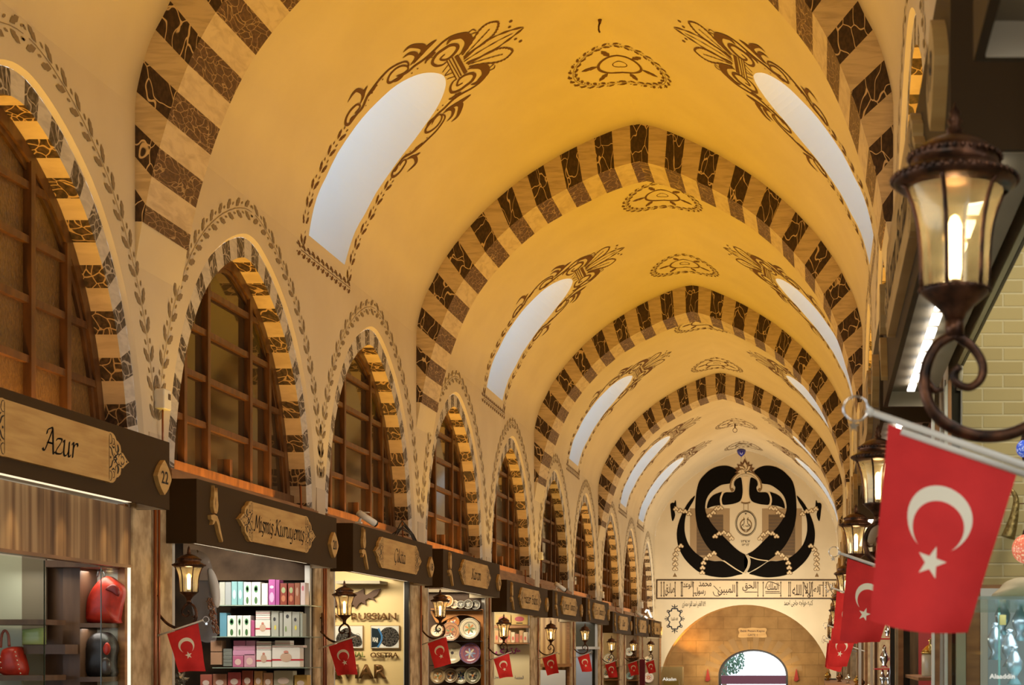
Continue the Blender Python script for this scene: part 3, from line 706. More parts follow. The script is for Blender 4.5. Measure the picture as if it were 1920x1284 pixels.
for sx in (1, -1):
    for sy in (1, -1):
        for pts, w_ in (([(0,-19),(5,-19),(6,-15),(10,-14),(11,-10)], 2.4), ([(8,-14),(13,-16),(14,-13),(12,-12)], 1.6), ([(11,-10),(9,-6),(12,-3),(12,0)], 1.9), ([(0,-27),(0,-20)], 1.4), ([(0,-22),(4,-23),(5,-25)], 1.6), ([(12,-1),(17,-4)], 1), ([(13,0),(19,-1)], 1)):
            ca.strip([(p[0]*sx, p[1]*sy) for p in smooth(pts, 3)], w_, cf)
cart = ca.build('painted_cartouche', plain('navy black paint', (.012, .014, .028), .6)); tag(cart, 'small upright black scrolled cartouche at the left of the stone arch', 'ornament')
fit_text(shape('١١٥ الفنا'), 12/PXM, 6/PXM, BLACKP, 'cartouche_script', cart, wz(1265, 1160, .008), (1,0,0), (0,0,1))
# gate sign
def pz(px, py, D): return Vector(((px-1535)*D/2900, D, EYE+(1228-py)*D/2900))
gs = MB(); o = pz(1411, 1186, DEND+1.06)
ol = smooth([(-.50,.10),(-.44,.17),(-.25,.155),(0,.18),(.25,.155),(.44,.17),(.50,.10),(.46,0),(.50,-.10),(.44,-.17),(0,-.155),(-.44,-.17),(-.50,-.10),(-.46,0)], 3, True)
gs.prism(ol, lambda u, v: (o.x+u, o.y+.03, o.z+v), lambda u, v: (o.x+u, o.y, o.z+v))
gsign = gs.build('gate_sign', PINE); tag(gsign, 'small wooden gate sign on the stone wall right above the gateway', 'sign')
BRT = plain('sign brown lettering', (.08, .035, .012), .6)
fit_text('Balık Pazarı Kapısı', .84, .10, BRT, 'sign_text', gsign, o+Vector((0, -.004, .05)), (1,0,0), (0,0,1), .01)
fit_text('GATE 1', .34, .075, BRT, 'sign_text', gsign, o+Vector((0, -.004, -.08)), (1,0,0), (0,0,1), .01)
for px, lab in ((1327, 'left'), (1493, 'right')):
    m = MB(); a = pz(px, 1254, DEND+1.0); b = pz(px, 1276, DEND+1.0)
    m.poly((a+Vector((-.01,0,0)), b+Vector((-.09,0,0)), b+Vector((0,0,-.03)), b+Vector((.09,0,.04)), a+Vector((.01,0,0)))); m.poly((a+Vector((-.01,.02,0)), a+Vector((.01,.02,0)), b+Vector((.09,.02,.04)), b+Vector((0,.02,-.03)), b+Vector((-.09,.02,0))))
    tag(m.build('pennant', plain('dark red pennant', (.25,.02,.015), .8)), 'tiny dark red hanging pennant on the stone wall %s of the gateway' % lab, 'pennant')
# outdoors beyond the gate
og = MB(); og.poly(((-30, 55, zo(55)-.02), (30, 55, zo(55)-.02), (30, 140, -1.5), (-30, 140, -1.5))); struct(og.build('ground', plain('sunlit paving', (.8, .78, .74), .8)))
aw = MB(); aw.box(-7, 62, EYE-.72-.10, 2, 62.5, EYE-.98-.10-.08); aw.box(-6.9, 62.1, -.9, -6.7, 62.3, EYE-.8); aw.box(1.7, 62.1, -.9, 1.9, 62.3, EYE-.8)
tag(aw.build('awning_beam', plain('plum painted beam', (.13, .03, .05), .5)), 'plum coloured horizontal beam seen outside through the gateway', 'awning')
tr = MB(); rr = random.Random(3)
for k in range(900):
    t, u = rr.random()*6.28, rr.random(); r = 1.0*math.sqrt(rr.random()); x, y, z = -4.25+r*math.cos(t)*.9, 70+r*math.sin(t), EYE-.25+1.2*(u-.5)*(1.3-r/2)
    a = rr.random()*3.1; tr.poly(((x, y, z), (x+.11*math.cos(a), y, z+.11*math.sin(a)), (x+.05*math.cos(a+1.3), y+.05, z+.12*math.sin(a+1.3))))
tr.i = 1; tr.tube([(-4.3, 70, -1), (-4.25, 70, EYE-.3)], .12)
tag(tr.build('street_tree', [plain('grey green leaves', (.10, .20, .13), .7), plain('bark', (.2, .15, .1), .9)]), 'pale green tree outside the gateway at its upper left', 'tree')
area('soffit_light', (XL+1.0, DEND+.5, EYE+.1), .3, .5, 22, AMBER, (math.pi, math.radians(25), 0))
area('gate_light', (XC, DEND+.6, EYE-.6), 3.5, .3, 17, (1,.72,.36), (math.radians(115), 0, 0))
area('end_light', (XC, DEND-3.2, EYE+.4), 4.5, .4, 240, (1,.86,.62), (math.radians(118), 0, 0))
# hook in the vault, second hook ring and the balloon under the ridge
hk = MB(); p = Vector(vault(.06, 18.05)); hk.tube([p+Vector((0,0,.02)), p-Vector((0,0,.05))], [.03, .012], 8); hk.tube([p-Vector((0,0,.03)), p-Vector((.012,0,.08)), p-Vector((.012,0,.12)), p-Vector((0,0,.15))], .011, 6)
tag(hk.build('ceiling_hook', IRON), 'small black iron hook hanging from the ridge of the nearest vault bay', 'hook')
hk = MB(); p = Vector(vault(.06, 47.2)); hk.tube([p, p-Vector((0,0,.13))], .022, 6); hk.tube([p+Vector((.065*math.cos(t),0,-.20+.065*math.sin(t))) for t in [k*math.pi/8 for k in range(16)]], .009, 6, True)
tag(hk.build('ceiling_hook', IRON), 'small ring hook hanging from a medallion of the far vault', 'hook')
bl = MB(); p = pz(1390, 848, 51.2); n_ = 28
bl.lathe([(.0, .125), (.09, .12), (.145, .085), (.155, .03), (.13, -.03), (.085, -.085), (.035, -.125), (.012, -.14), (.02, -.155), (0, -.155)], p, 24)
bo = bl.build('balloon', plain('glossy blue balloon', (.006, .012, .30), .12, coat=1)); tag(bo, 'glossy dark blue balloon floating against the vault above the mural', 'balloon')
st = MB(); st.tube([p+Vector((0, 0, -.15)), p+Vector((-.02, 0, -.45)), p+Vector((.03,0,-.8))], .004, 4); st.tube([p+Vector((.1, 0, -.1)), p+Vector((.19, 0, -.3)), p+Vector((.26,0,-.5))], .004, 4); st.build('string', plain('string', (.3,.2,.1), .8), bo)
# ---------------------------------------------------------------- nib lettering for the carved shop names
GL = {
'A': (.54, [[(-.02,.06),(.04,0),(.12,.08),(.36,.68)],[(.12,.50),(.14,.62),(.24,.68),(.36,.68),(.46,0),(.52,.03)],[(.16,.26),(.42,.26)]]),
'z': (.34, [[(.02,.38),(.08,.45),(.28,.43),(.02,.03),(.26,.02),(.32,.09)]]),
'u': (.42, [[(-.02,.38),(.05,.45),(.05,.10),(.10,0),(.18,.02),(.28,.16)],[(.28,.45),(.28,.05),(.33,0),(.39,.07)]]),
'r': (.29, [[(-.02,.38),(.06,.45),(.06,0)],[(.06,.26),(.15,.43),(.24,.45),(.26,.37)]]),
'M': (.60, [[(-.06,.06),(.0,0),(.08,.1),(.14,.68),(.28,.12),(.46,.68),(.50,.0),(.57,.04)]]),
'i': (.18, [[(-.02,.38),(.05,.45),(.05,.05),(.09,0),(.15,.07)],[(.04,.58),(.08,.63)]]),
's': (.26, [[(.23,.38),(.14,.45),(.06,.40),(.06,.32),(.20,.18),(.20,.06),(.12,0),(.01,.05)]]),
'm': (.50, [[(-.02,.38),(.05,.45),(.05,0)],[(.05,.28),(.14,.44),(.21,.42),(.21,0)],[(.21,.28),(.30,.44),(.37,.42),(.37,.05),(.41,0),(.47,.07)]]),
'K': (.52, [[(-.08,.06),(0,0),(.06,.08),(.12,.68)],[(.0,.54),(.05,.66),(.12,.68)],[(.46,.64),(.40,.68),(.10,.34)],[(.14,.38),(.40,.02),(.48,.0),(.53,.06)]]),
'y': (.40, [[(-.02,.38),(.05,.45),(.05,.10),(.10,0),(.18,.02),(.28,.16)],[(.28,.45),(.26,-.1),(.16,-.22),(.03,-.18)]]),
'e': (.31, [[(.05,.22),(.26,.30),(.22,.43),(.12,.44),(.04,.28),(.05,.06),(.14,0),(.27,.09)]]),
'C': (.50, [[(.47,.56),(.40,.68),(.24,.68),(.06,.48),(.04,.2),(.16,0),(.34,.01),(.47,.13)]]),
'k': (.34, [[(.04,.72),(.04,0)],[(.25,.45),(.05,.24)],[(.08,.27),(.24,.03),(.33,.04)]]),
't': (.23, [[(.10,.62),(.08,.08),(.13,0),(.22,.06)],[(-.02,.44),(.2,.44)]]),
'a': (.38, [[(.26,.40),(.14,.45),(.04,.28),(.05,.06),(.14,0),(.26,.16)],[(.27,.45),(.26,.05),(.30,0),(.37,.07)]]),
'H': (.50, [[(.06,.68),(.06,0)],[(.42,.68),(.42,0)],[(.06,.36),(.42,.36)]]),
'B': (.44, [[(.06,.68),(.06,0)],[(.0,.64),(.26,.68),(.34,.56),(.28,.40),(.08,.37)],[(.08,.37),(.32,.34),(.38,.16),(.28,.01),(.0,.01)]]),
'b': (.35, [[(.04,.72),(.05,.05),(.12,0),(.24,.06),(.30,.26),(.22,.44),(.05,.30)]]),
'n': (.36, [[(-.02,.38),(.05,.45),(.05,0)],[(.05,.28),(.16,.44),(.24,.42),(.24,.05),(.28,0),(.35,.07)]]),
'S': (.44, [[(.38,.58),(.30,.68),(.16,.66),(.10,.52),(.32,.24),(.28,.04),(.12,0),(.0,.10)]]),
'T': (.46, [[(.0,.60),(.08,.68),(.46,.68)],[(.24,.68),(.20,0)]]),
'E': (.44, [[(.40,.66),(.10,.68),(.06,0),(.40,.03)],[(.07,.36),(.32,.37)]]),
'c': (.29, [[(.26,.38),(.14,.45),(.04,.28),(.05,.06),(.14,0),(.27,.09)]]),
' ': (.24, []),
}
GL['ş'] = (.26, GL['s'][1]+[[(.12,0),(.13,-.08),(.08,-.16),(.02,-.14)]]); GL['Ç'] = (.50, GL['C'][1]+[[(.24,0),(.25,-.08),(.20,-.16),(.14,-.14)]]); GL['Ş'] = (.44, GL['S'][1]+[[(.18,0),(.19,-.08),(.14,-.16),(.08,-.14)]])
def nib(mb, txt, x0, y0, width, h, fn):
    tot = sum(GL[c][0] for c in txt); k = width/tot; x = 0
    nx, ny = .034, .030
    for ch in txt:
        adv, st = GL[ch]
        for s in st:
            P = smooth(s, 3) if len(s) > 2 else s
            for a, b in zip(P, P[1:]):
                q = [(a[0]-nx, a[1]-ny), (a[0]+nx, a[1]+ny), (b[0]+nx, b[1]+ny), (b[0]-nx, b[1]-ny)]
                mb.poly([fn(x0+(x+p[0]+p[1]*.12)*k, y0+p[1]*h) for p in q])
            mb.strip([(x0+(x+p[0]+p[1]*.12)*k, y0+p[1]*h) for p in P], .022*k+.002, fn)
        x += adv
FRET = [([(.012,.165),(.035,.162),(.05,.12),(.03,.098),(.012,.10)], .006), ([(.06,.14),(.085,.135),(.085,.10),(.06,.10)], .006), ([(.135,.105),(.15,.07),(.13,.045)], .022), ([(.10,.10),(.105,.06),(.125,.045)], .007),
 ([(.012,.075),(.04,.06),(.055,.03),(.075,.01)], .012), ([(.08,.035),(.11,.02),(.14,.04),(.165,.03)], .009), ([(.07,.0),(.10,.012),(.13,.0)], .012), ([(.15,.015),(.17,.04),(.20,.045),(.19,.02)], .007), ([(.19,.01),(.215,.03),(.24,.012),(.245,0)], .007), ([(.045,.09),(.07,.075),(.09,.085)], .01)]
FH = [(0,.178),(.03,.182),(.07,.176),(.10,.160),(.122,.135),(.15,.128),(.185,.105),(.195,.075),(.195,.055),(.225,.055),(.252,.038),(.275,.024),(.30,.010),(.325,0)]
def sign_board(Xf, Dn, Df, h, side, name, number, label, cat='sign', tulip=True, detail=True):
    """side 1: left of the hall (faces +x); -1: right. Hollow box, fascia with carved plaque, tulip and number plate"""
    Lg = Df-Dn; z = EYE+h; H = .53
    o = (Xf, Dn if side > 0 else Df, z)
    t = thing('shop_sign', label, cat, o, 'shop signs on the left side' if side > 0 else 'shop signs on the right side')
    rd = 1 if side > 0 else -1                       # reading direction along y
    G = lambda r, u, off=0: (side*off, rd*r, u)      # local: r along the text, u up, off out of the face
    dp = .26 if side < 0 else .50
    b = MB()
    for x0, x1, r0, r1, u0, u1 in ((-.02, 0, 0, Lg, 0, H), (-dp, -.02, 0, .02, 0, H), (-dp, -.02, Lg-.02, Lg, 0, H), (-dp, -.02, .02, Lg-.02, H-.02, H)):
        p, q = G(r0, u0, x0), G(r1, u1, x1); b.box(*p, *q)
    b.build('sign_box', BROWNSIGN, t)
    ib = MB(); p, q = G(.02, .06, -dp+.01), G(Lg-.02, .09, -.03); 
    st = MB(); p, q = G(.15, .10, -dp*.62), G(Lg-.15, .13, -dp*.62+.07)
    ns = 14 if side < 0 and detail and Dn > 3 else 1; fr_ = .66 if ns > 1 else 1
    for k in range(ns):
        if k: st.build('led', LED, t); st = MB()
        r0 = .2+(Lg-.4)*k/ns; a_, b_ = G(r0, .04, -dp*.52), G(r0+(Lg-.4)/ns*fr_, .05, -dp*.52+(.034 if side < 0 else .05)); st.box(*a_, *b_)
    st.build('led' if ns > 1 else 'glow_strip', LED if side < 0 else LED2, t)  # under the nearest left sign the glow stands for highlights on reflective trim
    lin = MB(); a_, b_ = G(.022, .07, -dp+.012), G(Lg-.022, .085, -.022); lin.box(*a_, *b_)
    lin.build('soffit_lining', (plain('cream lining', (.62, .52, .36), .5) if side > 0 else plain('tan lining', (.26, .21, .14), .5)), t); lin = MB()
    for r in (.021, Lg-.021-.004):
        if r > 1: lin.build('end_lining', plain('cream lining', (.62, .52, .36), .5), t); lin = MB()
        a_, b_ = G(r, .0, -dp+.02), G(r+.004, .07, -.022); lin.box(*a_, *b_)
    lin.build('end_lining', plain('cream lining', (.62, .52, .36), .5), t)
    c = Lg*.51; hw, hh = 1.03, .178; u0 = H*.52
    half = [(hw-.325+a, b_) for a, b_ in FH]; ol = half+[(a, -b_) for a, b_ in half[::-1][1:]]
    ol = ol+[(-a, -b_) for a, b_ in half]+[(-a, b_) for a, b_ in half[::-1][1:]]
    pl = MB()
    fb = lambda off: (lambda a, b_: G(c+a, u0+b_, off))
    pl.prism(ol, fb(.0), fb(.032))
    if side < 0: pl.f = [f[::-1] for f in pl.f]
    po = pl.build('name_plaque', PINE, t)
    ff = fb(.0335)
    for sx in (1, -1):
        fr = MB()
        fr.strip([(sx*(hw-.325+.006), -.160), (sx*(hw-.325+.006), .160)], .005, ff)
        for x_, y_ in ((.028, 0), (.285, 0)): fr.poly([ff(sx*(hw-.325+x_+.010*math.cos(k)), y_+.010*math.sin(k)) for k in (0,1,2,3,4,5)])
        if detail:
            for P_, w_ in FRET:
                for sy in (1, -1): fr.strip([(sx*(hw-.325+a), sy*b_) for a, b_ in smooth(P_, 3)], (lambda t_, w=w_: w*(.5+.7*math.sin(math.pi*t_))), ff)
        fr.build('fretwork', LACE, po)
    tx = MB(); wd = {'Azur': .47, 'Çikita': .50, 'Karam': .60}.get(name, min(1.34, .11*len(name)+.20)) if name else 0
    if name: 
        nib(tx, name, -wd/2, -.075, wd, .225 if len(name) < 12 else .215, ff); tx.build('lettering', LACE, po)
    if tulip:
        tu = MB(); fl_ = [(-.03,-.02),(-.058,.03),(-.055,.09),(-.038,.13),(-.03,.23),(-.012,.165),(.004,.205),(.02,.165),(.036,.215),(.045,.12),(.058,.06),(.045,0),(.02,-.025)]
        stm = [(-.11,-.05),(-.03,-.035),(.035,-.045),(.075,-.09),(.115,-.17),(.165,-.26),(.15,-.275),(.085,-.20),(.035,-.115),(.0,-.085),(-.035,-.12),(-.075,-.135),(-.06,-.095),(-.10,-.085)]
        cx = .33; g2 = lambda off: (lambda a, b_: G(cx+a*.95, u0+.02+b_*.92, off))
        for q in (fl_, stm): tu.prism(q, g2(0), g2(.03))
        if side < 0: tu.f = [f[::-1] for f in tu.f]
        tu.i = 1; tu.strip([(-.004,.02),(-.012,.07),(-.004,.13)], (lambda t_: .012*math.sin(math.pi*t_)+.001), g2(.0315))
        tu.build('tulip_emblem', [PINE, BROWNSIGN], t)
    nr = Lg-.17; oz = [(sx*x, sy*y) for sx, sy, q in ((1,1,0),(1,-1,1),(-1,-1,0),(-1,1,1)) for x, y in ([(0,.135),(.035,.112),(.07,.082),(.098,.048),(.118,.02)] if not q else [(.128,0),(.118,.02),(.098,.048),(.07,.082),(.035,.112)])]
    nm = MB(); g3 = lambda off: (lambda a, b_: G(nr+a, .235+b_, off)); nm.prism(oz, g3(0), g3(.035))
    if side < 0: nm.f = [f[::-1] for f in nm.f]
    no = nm.build('number_plate', PINE, t)
    if number:
        fit_text(number, .062*len(number), .098, LACE, 'number', no, Vector(G(nr, .235, .037)), (0, rd, 0), (0, 0, 1), .012)
    return t
NAMES = [('Azur', '22', 'brown shop sign with pine plaque numbered 22, largest and nearest at left'), ('Mişmiş Kuruyemiş', '20', 'brown shop sign with long two word pine plaque, numbered 20'),
 ('Çikita', '18', 'brown shop sign above the caviar display, numbered 18'), ('Karam', '16', 'brown shop sign above the painted plates, numbered 16'),
 ('Hazer Baba', '14', 'brown shop sign with two word plaque above the yellow menu wall'), ('Şenzer Tamara', '12', 'brown shop sign above the fluted wooden shopfront'),
 ('Ece Tamara', '10', 'brown shop sign above the bluish glass shopfront at left'), ('Kar', '8', 'small lower brown shop sign, third from the far wall on the left'), ('Ser', '6', 'small brown shop sign, second from the far wall on the left'), ('Ram', '4', 'small brown shop sign nearest the far wall on the left')]
for (a, b, h), (nm_, num, lab) in zip(SIGN, NAMES): 
    sign_board(-5.1, a, b, h, 1, nm_.replace('R', 'K'), num, lab, detail=True)
RL = ['brown shop sign at the top right corner, only its cream lined end showing', 'brown shop sign beside the nearest lantern on the right with pine plaque', 'brown sign box seen end on behind the lit strip at right', 'brown shop sign on the right just behind the end-on sign box', ]
for i, (a, b, h) in enumerate(RSIGN):
    lab = RL[i] if i < 4 else 'thin sliver of brown shop sign far along the right side, number %s in the row' % ['five', 'six', 'seven', 'eight', 'nine', 'ten', 'eleven', 'twelve'][i-4]
    sign_board(.305, a, b, h, -1, ['Can', 'Malatya'.replace('l', 'r').replace('y', 'n'), 'Karam', 'Erzan'][i] if False else ['Can', 'Karam Bazaar', 'Tat', 'Ece'][i % 4], str(21-2*i) if i < 10 else '', lab, detail=i < 3)
# ---------------------------------------------------------------- lanterns
LP = [(.020,0),(.024,.012),(.040,.028),(.052,.038),(.068,.052),(.070,.060)]
GP = [(.066,.060),(.067,.09),(.0685,.13),(.071,.165),(.076,.195),(.084,.225),(.097,.255)]
RP = [(.112,.262),(.124,.270),(.124,.281),(.108,.292),(.090,.300),(.088,.318),(.091,.322),(.088,.330),(.060,.350),(.034,.362),(.014,.368),(.018,.378),(.010,.386),(.016,.396),(.009,.406),(.012,.414),(.004,.424),(.0,.440)]
def lantern(loc, side, label, group, power, hi):
    """side 1: hangs off the left wall (arm goes to -x)"""
    t = thing('wall_lantern', label, 'lantern', loc, group); w = -side       # towards wall
    n = 28 if hi else 14
    b = MB(); b.lathe(LP, n=n)
    if hi:
        for k in range(24): a = k*math.pi/12; b.lathe([(0,-.004),(.004,0),(0,.004)], (.071*math.cos(a), .071*math.sin(a), .058), 6)
    b.lathe([(.019, -.034), (.019, 0)], n=10); b.build('lantern_base', IRON, t)
    g = MB(); g.lathe(GP[:1]+GP[1:], n=n); g.f = [f for f in g.f if len(f) == 4]; g.m = [0]*len(g.f); g.sm = [True]*len(g.f); g.build('lantern_glass', LAMPGLASS, t)
    r = MB()
    for k in range(6):
        a = math.radians(12+60*k)
        pts = [((q[0]+.003)*math.cos(a), (q[0]+.003)*math.sin(a), q[1]) for q in GP]+[(.110*math.cos(a), .110*math.sin(a), .264)]
        r.tube(pts, .0048 if hi else .006, 6)
        if hi:
            for j in range(22):
                q = resample([(x, y, z) for x, y, z in pts], .0095)
                if j < len(q): p = q[j][0]; r.lathe([(0,-.0042),(.0052,0),(0,.0042)], p, 6)
    r.build('glass_rib', IRON, t)
    f = MB(); f.lathe(RP, n=n)
    if hi:
        for R_, zz, m in ((.125, .277, 44), (.092, .322, 34)):
            for k in range(m): a = 2*math.pi*k/m; f.lathe([(0,-.007),(.0065,0),(0,.007)], (R_*math.cos(a), R_*math.sin(a), zz), 6)
    f.build('lantern_roof', IRON, t)
    u = MB(); u.lathe([(.0,.075),(.010,.08),(.0135,.10),(.0135,.19),(.008,.205),(0,.21)], (.0,.0,0), 10); u.build('bulb', BULB, t)
    s = MB(); s.lathe([(.011,.05),(.011,.08)], n=8); s.build('bulb_holder', IRON, t)
    a = MB(); A = lambda x, z: (w*x, 0, z)
    mainp = smooth([(0,-.030),(-.035,-.050),(-.056,-.090),(-.060,-.135),(-.046,-.178),(-.012,-.212),(.045,-.232),(.11,-.228),(.17,-.198),(.215,-.155),(.24,-.12)], 5)
    a.tube([A(*p) for p in mainp], [.010+.003*math.sin(math.pi*k/len(mainp)) for k in range(len(mainp))], 10)
    scr = smooth([(.0,-.030),(.035,-.055),(.055,-.088),(.052,-.118),(.030,-.135),(.005,-.128),(-.004,-.108),(.006,-.098)], 4)
    a.tube([A(*p) for p in scr], [.0105-.0035*k/len(scr) for k in range(len(scr))], 8); a.lathe([(0,-.011),(.011,0),(0,.011)], A(.006,-.098), 8)
    a.tube([A(-.058,-.12), A(-.040,-.142), A(-.022,-.140)], [.008,.007,.004], 6)
    a.build('scroll_arm', IRON, t)
    m = MB(); m.tube([A(.24,-.14), A(.24,.06)], .010, 8); m.tube([A(.24,-.12), A(.315,-.12)], .008, 6); m.tube([A(.24,.03), A(.315,.03)], .008, 6)
    m.box(*A(.305,-.20)[:1], -.014, -.20, A(.325,0)[0], .014, .11); m.lathe([(0,-.016),(.016,0),(0,.016)], A(.315,-.20), 8); m.lathe([(0,-.013),(.013,0),(0,.013)], A(.315,.115), 8); m.lathe([(0,-.013),(.013,0),(0,.02)], A(.24,.07), 8)
    m.build('wall_bracket', IRON, t)
    l = bpy.data.lights.new('lantern_light', 'POINT'); l.energy = power; l.color = (1,.68,.30); l.shadow_soft_size = .03
    lo = bpy.data.objects.new('lantern_light', l); C.objects.link(lo); lo.parent = t; lo.location = (0, 0, .23)
    return t
LL = [(12.5, .45, 'lantern beside the red flag under the sign numbered 22'), (16.6, .37, 'lantern in front of the caviar display'), (20.8, .455, 'lantern in front of the painted plates'), (25.0, .235, 'lantern in front of the yellow menu wall'),
      (29.4, .235, 'lantern in front of the fluted wooden shopfront'), (33.7, .265, 'lantern in front of the bluish glass shopfront'), (38.0, .05, 'small lantern third from the far wall at left'), (42.5, .055, 'small lantern second from the far wall at left'), (46.9, .06, 'tiny lantern nearest the far wall at left')]
for i, (D, h, lab) in enumerate(LL): lantern((-5.09, D, EYE+h), 1, 'lit bronze wall '+lab, 'wall lanterns along the left side', .7, i < 3)
RLN = [(3.09, .67, 'biggest and nearest at the right edge'), (7.3, .655, 'half hidden behind the biggest flag at right'), (11.6, .70, 'under the second lantern at right, left of the flags'), (15.9, .56, 'fourth along the right side'), (20.1, .45, 'fifth along the right side, behind the flags'), (24.4, .43, 'sixth along the right side, tiny'), (28.7, .27, 'seventh along the right side, tiny')]
for i, (D, h, lab) in enumerate(RLN): lantern((.272+.008*(i > 0), D, EYE+h), -1, 'lit bronze wall lantern, '+lab, 'wall lanterns along the right side', .45, i < 3)
# ---------------------------------------------------------------- flags
def star(cx, cy, R, rot):
    return [(cx+(R if k % 2 == 0 else R*.40)*math.cos(rot+k*math.pi/5), cy+(R if k % 2 == 0 else R*.40)*math.sin(rot+k*math.pi/5)) for k in range(10)]
def flag(wall_x, D, htip, side, label, group, ln=.25, seed=0, big=False):
    """pole runs from the wall down-up to the tip; the cloth hangs from it, hoist uppermost"""
    rr = random.Random(seed); w = -side
    tipx = wall_x - w*(.50 if side < 0 else .40); t = thing('wall_flag', label, 'flag', (tipx, D, EYE+htip), group)
    sl = .33+.04*rr.random(); P = lambda x: (w*x, 0, -sl*x)
    po = MB(); po.tube([P(.0), P(.5 if side < 0 else .40)], [.0065, .0085], 10); po.lathe([(0,-.011),(.011,0),(0,.011)], P(0), 8)
    if big: po.tube([(p[0], p[1], p[2]-.017) for p in (P(.06), P(.33))], .007, 8)
    po.build('flag_pole', plain('off white pole', (.72, .68, .60), .35), t)
    rg = MB(); c = (-w*.028, 0, .006); rg.tube([(c[0]+.024*math.cos(a), 0, c[2]+.024*math.sin(a)) for a in [k*math.pi/12 for k in range(24)]], .0022, 6, True)
    s5 = star(c[0]-w*.004, c[2]-.034, .013, .3); rg.prism(s5, lambda a, b: (a, .002, b), lambda a, b: (a, -.002, b)); rg.build('crescent_finial', CHROME, t)
    cl = MB(); W, H = ln, ln*1.50; mb = cl
    lean = .22+.05*rr.random(); ph = rr.random()*6; amp = .010 if not big else .012
    def F(u, v, off=0):       # u 0..W from tip towards wall along the pole; v 0..H downwards
        q = v/H; x = .035+u*(1-(.25 if side < 0 else .12)*q)
        sh = (-.036 if side < 0 else -.07)*q*(W/.25)
        yy = amp*math.sin(u/W*5.2+ph+q*1.5)*q*1.6 + .006*math.sin(v*30+ph)*q + off - .02*q
        xx = x+sh; zz = -sl*x*(1-.58*q) - .012 - v*1.02 - .012*q*math.sin(u/W*3.1+ph)
        return (w*xx, yy, zz)
    outer = [(W*k/10, 0) for k in range(10)]+[(W, H*k/16) for k in range(16)]+[(W-W*k/10, H) for k in range(10)]+[(0, H-H*k/16) for k in range(16)]
    cx, cy, R = W*.50, H*.40, W*.27
    cres = []; r2, c2 = R*.80, cy+R*.25
    # intersection of the two circles
    d = c2-cy; yy_ = (R*R-r2*r2+d*d)/(2*d); xx_ = math.sqrt(max(0, R*R-yy_*yy_)); a0 = math.atan2(yy_, xx_); b0 = math.atan2(yy_-d, xx_)
    for k in range(33): a = a0-(2*a0+math.pi)*k/32; cres.append((cx+R*math.cos(a), cy+R*math.sin(a)))
    for k in range(1, 32): b = (math.pi-b0)+(2*b0+math.pi)*k/32; cres.append((cx+r2*math.cos(b), c2+r2*math.sin(b)))
    stp = star(cx-W*.02*rr.random(), cy+R*1.28, R*.50, -math.pi/2+.15)
    grid = [(W*(i+.5)/12, H*(j+.5)/18) for i in range(12) for j in range(18)]
    cl.smooth = True
    g1 = [g for g in grid if not inside(cres, *g) and not inside(stp, *g)]
    for off, fl_ in ((-.0006, False), (.0006, True)):
        cl.i = 0; cl.cdt(outer, [cres, stp], g1, lambda u, v: F(u, v, off), fl_)
        cl.i = 1
        for q in (cres, stp): cl.cdt(q, [], [g for g in grid if inside(q, *g)], lambda u, v: F(u, v, off), fl_)
    cl.build('flag_cloth', [RED, CREAM], t)
    return t
FL = [(12.45, .28, 'left of the nut shop window, nearest on the left'), (16.55, .20, 'in front of the caviar letters'), (20.75, .27, 'in front of the painted plates'), (24.95, .05, 'in front of the yellow menu wall'),
      (29.35, .05, 'in front of the fluted wooden shopfront'), (33.65, .06, 'in front of the bluish glass shopfront'), (37.95, -.13, 'third from the far wall at left'), (42.45, -.14, 'second from the far wall at left'), (46.85, -.12, 'tiny, nearest the far wall at left')]
for i, (D, h, lab) in enumerate(FL): flag(-5.36, D, h, 1, 'red crescent and star flag '+lab, 'small red flags along the left side', .25, i+3)
FR = [(3.0, .472, 'biggest and nearest, filling the right edge'), (7.25, .478, 'right behind the biggest flag'), (11.5, .50, 'third on the right, sliver behind the second'), (15.75, .30, 'lowest of the overlapping flags at right'), (20.0, .22, 'tiny, fifth on the right behind the fourth'), (24.3, .22, 'tiny, sixth on the right')]
for i, (D, h, lab) in enumerate(FR): flag(.60, D, h, -1, 'red crescent and star flag, '+lab, 'red flags along the right side', .25 if i else .252, i+40, i == 0)
# ---------------------------------------------------------------- stone pillars between the shops, pipes, cables, cameras
for i, (a, b) in enumerate(PIL):
    z1 = EYE+SIGN[min(i, 9)][2]+.5 if i < 10 else 3
    m = MB(); m.box(-5.95, a, zo(b)-.1, -5.35, b, z1); struct(m.build('trim_%d' % (50+i), STONE, bev=.02))
for i in range(9):
    c = (WINC[i]+WINC[i+1])/2; zz = EYE+SIGN[i+1][2]
    m = MB(); h = zz+.5
    m.box(-5.62, c-.15, h-.1, -5.592, c+.15, h+.45); 
    struct(m.build('trim_%d' % (60+i), plain('worn white render', (.60, .50, .37), .9)))
for i in range(9):
    c = PIL[i+1][1]-.14; zz = EYE+SIGN[i+1][2]
    m = MB(); c = PIL[i+1][0]+(.62 if i == 1 else .55 if i == 2 else .1*0+max(.12, SIGN[i+1][0]-PIL[i+1][0]-.06)) if False else (SIGN[i][1]+SIGN[i+1][0])/2; m.tube([(-5.325, c, .2), (-5.325, c, zz+.55)], .014, 6); m.tube([(-5.325, c, zz+.55), (-5.55, c-.06, zz+.66), (-5.56, c-.06, zz+.9)], .012, 6)
    if i < 2: m.tube([(-5.325, c+.07, .2), (-5.325, c+.07, zz+.5)], .011, 6)
    tag(m.build('conduit_pipe', COPPER), 'copper coloured conduit running up the pillar left of the sign numbered %d' % (20-2*i), 'pipe', 'conduit pipes on the pillars')
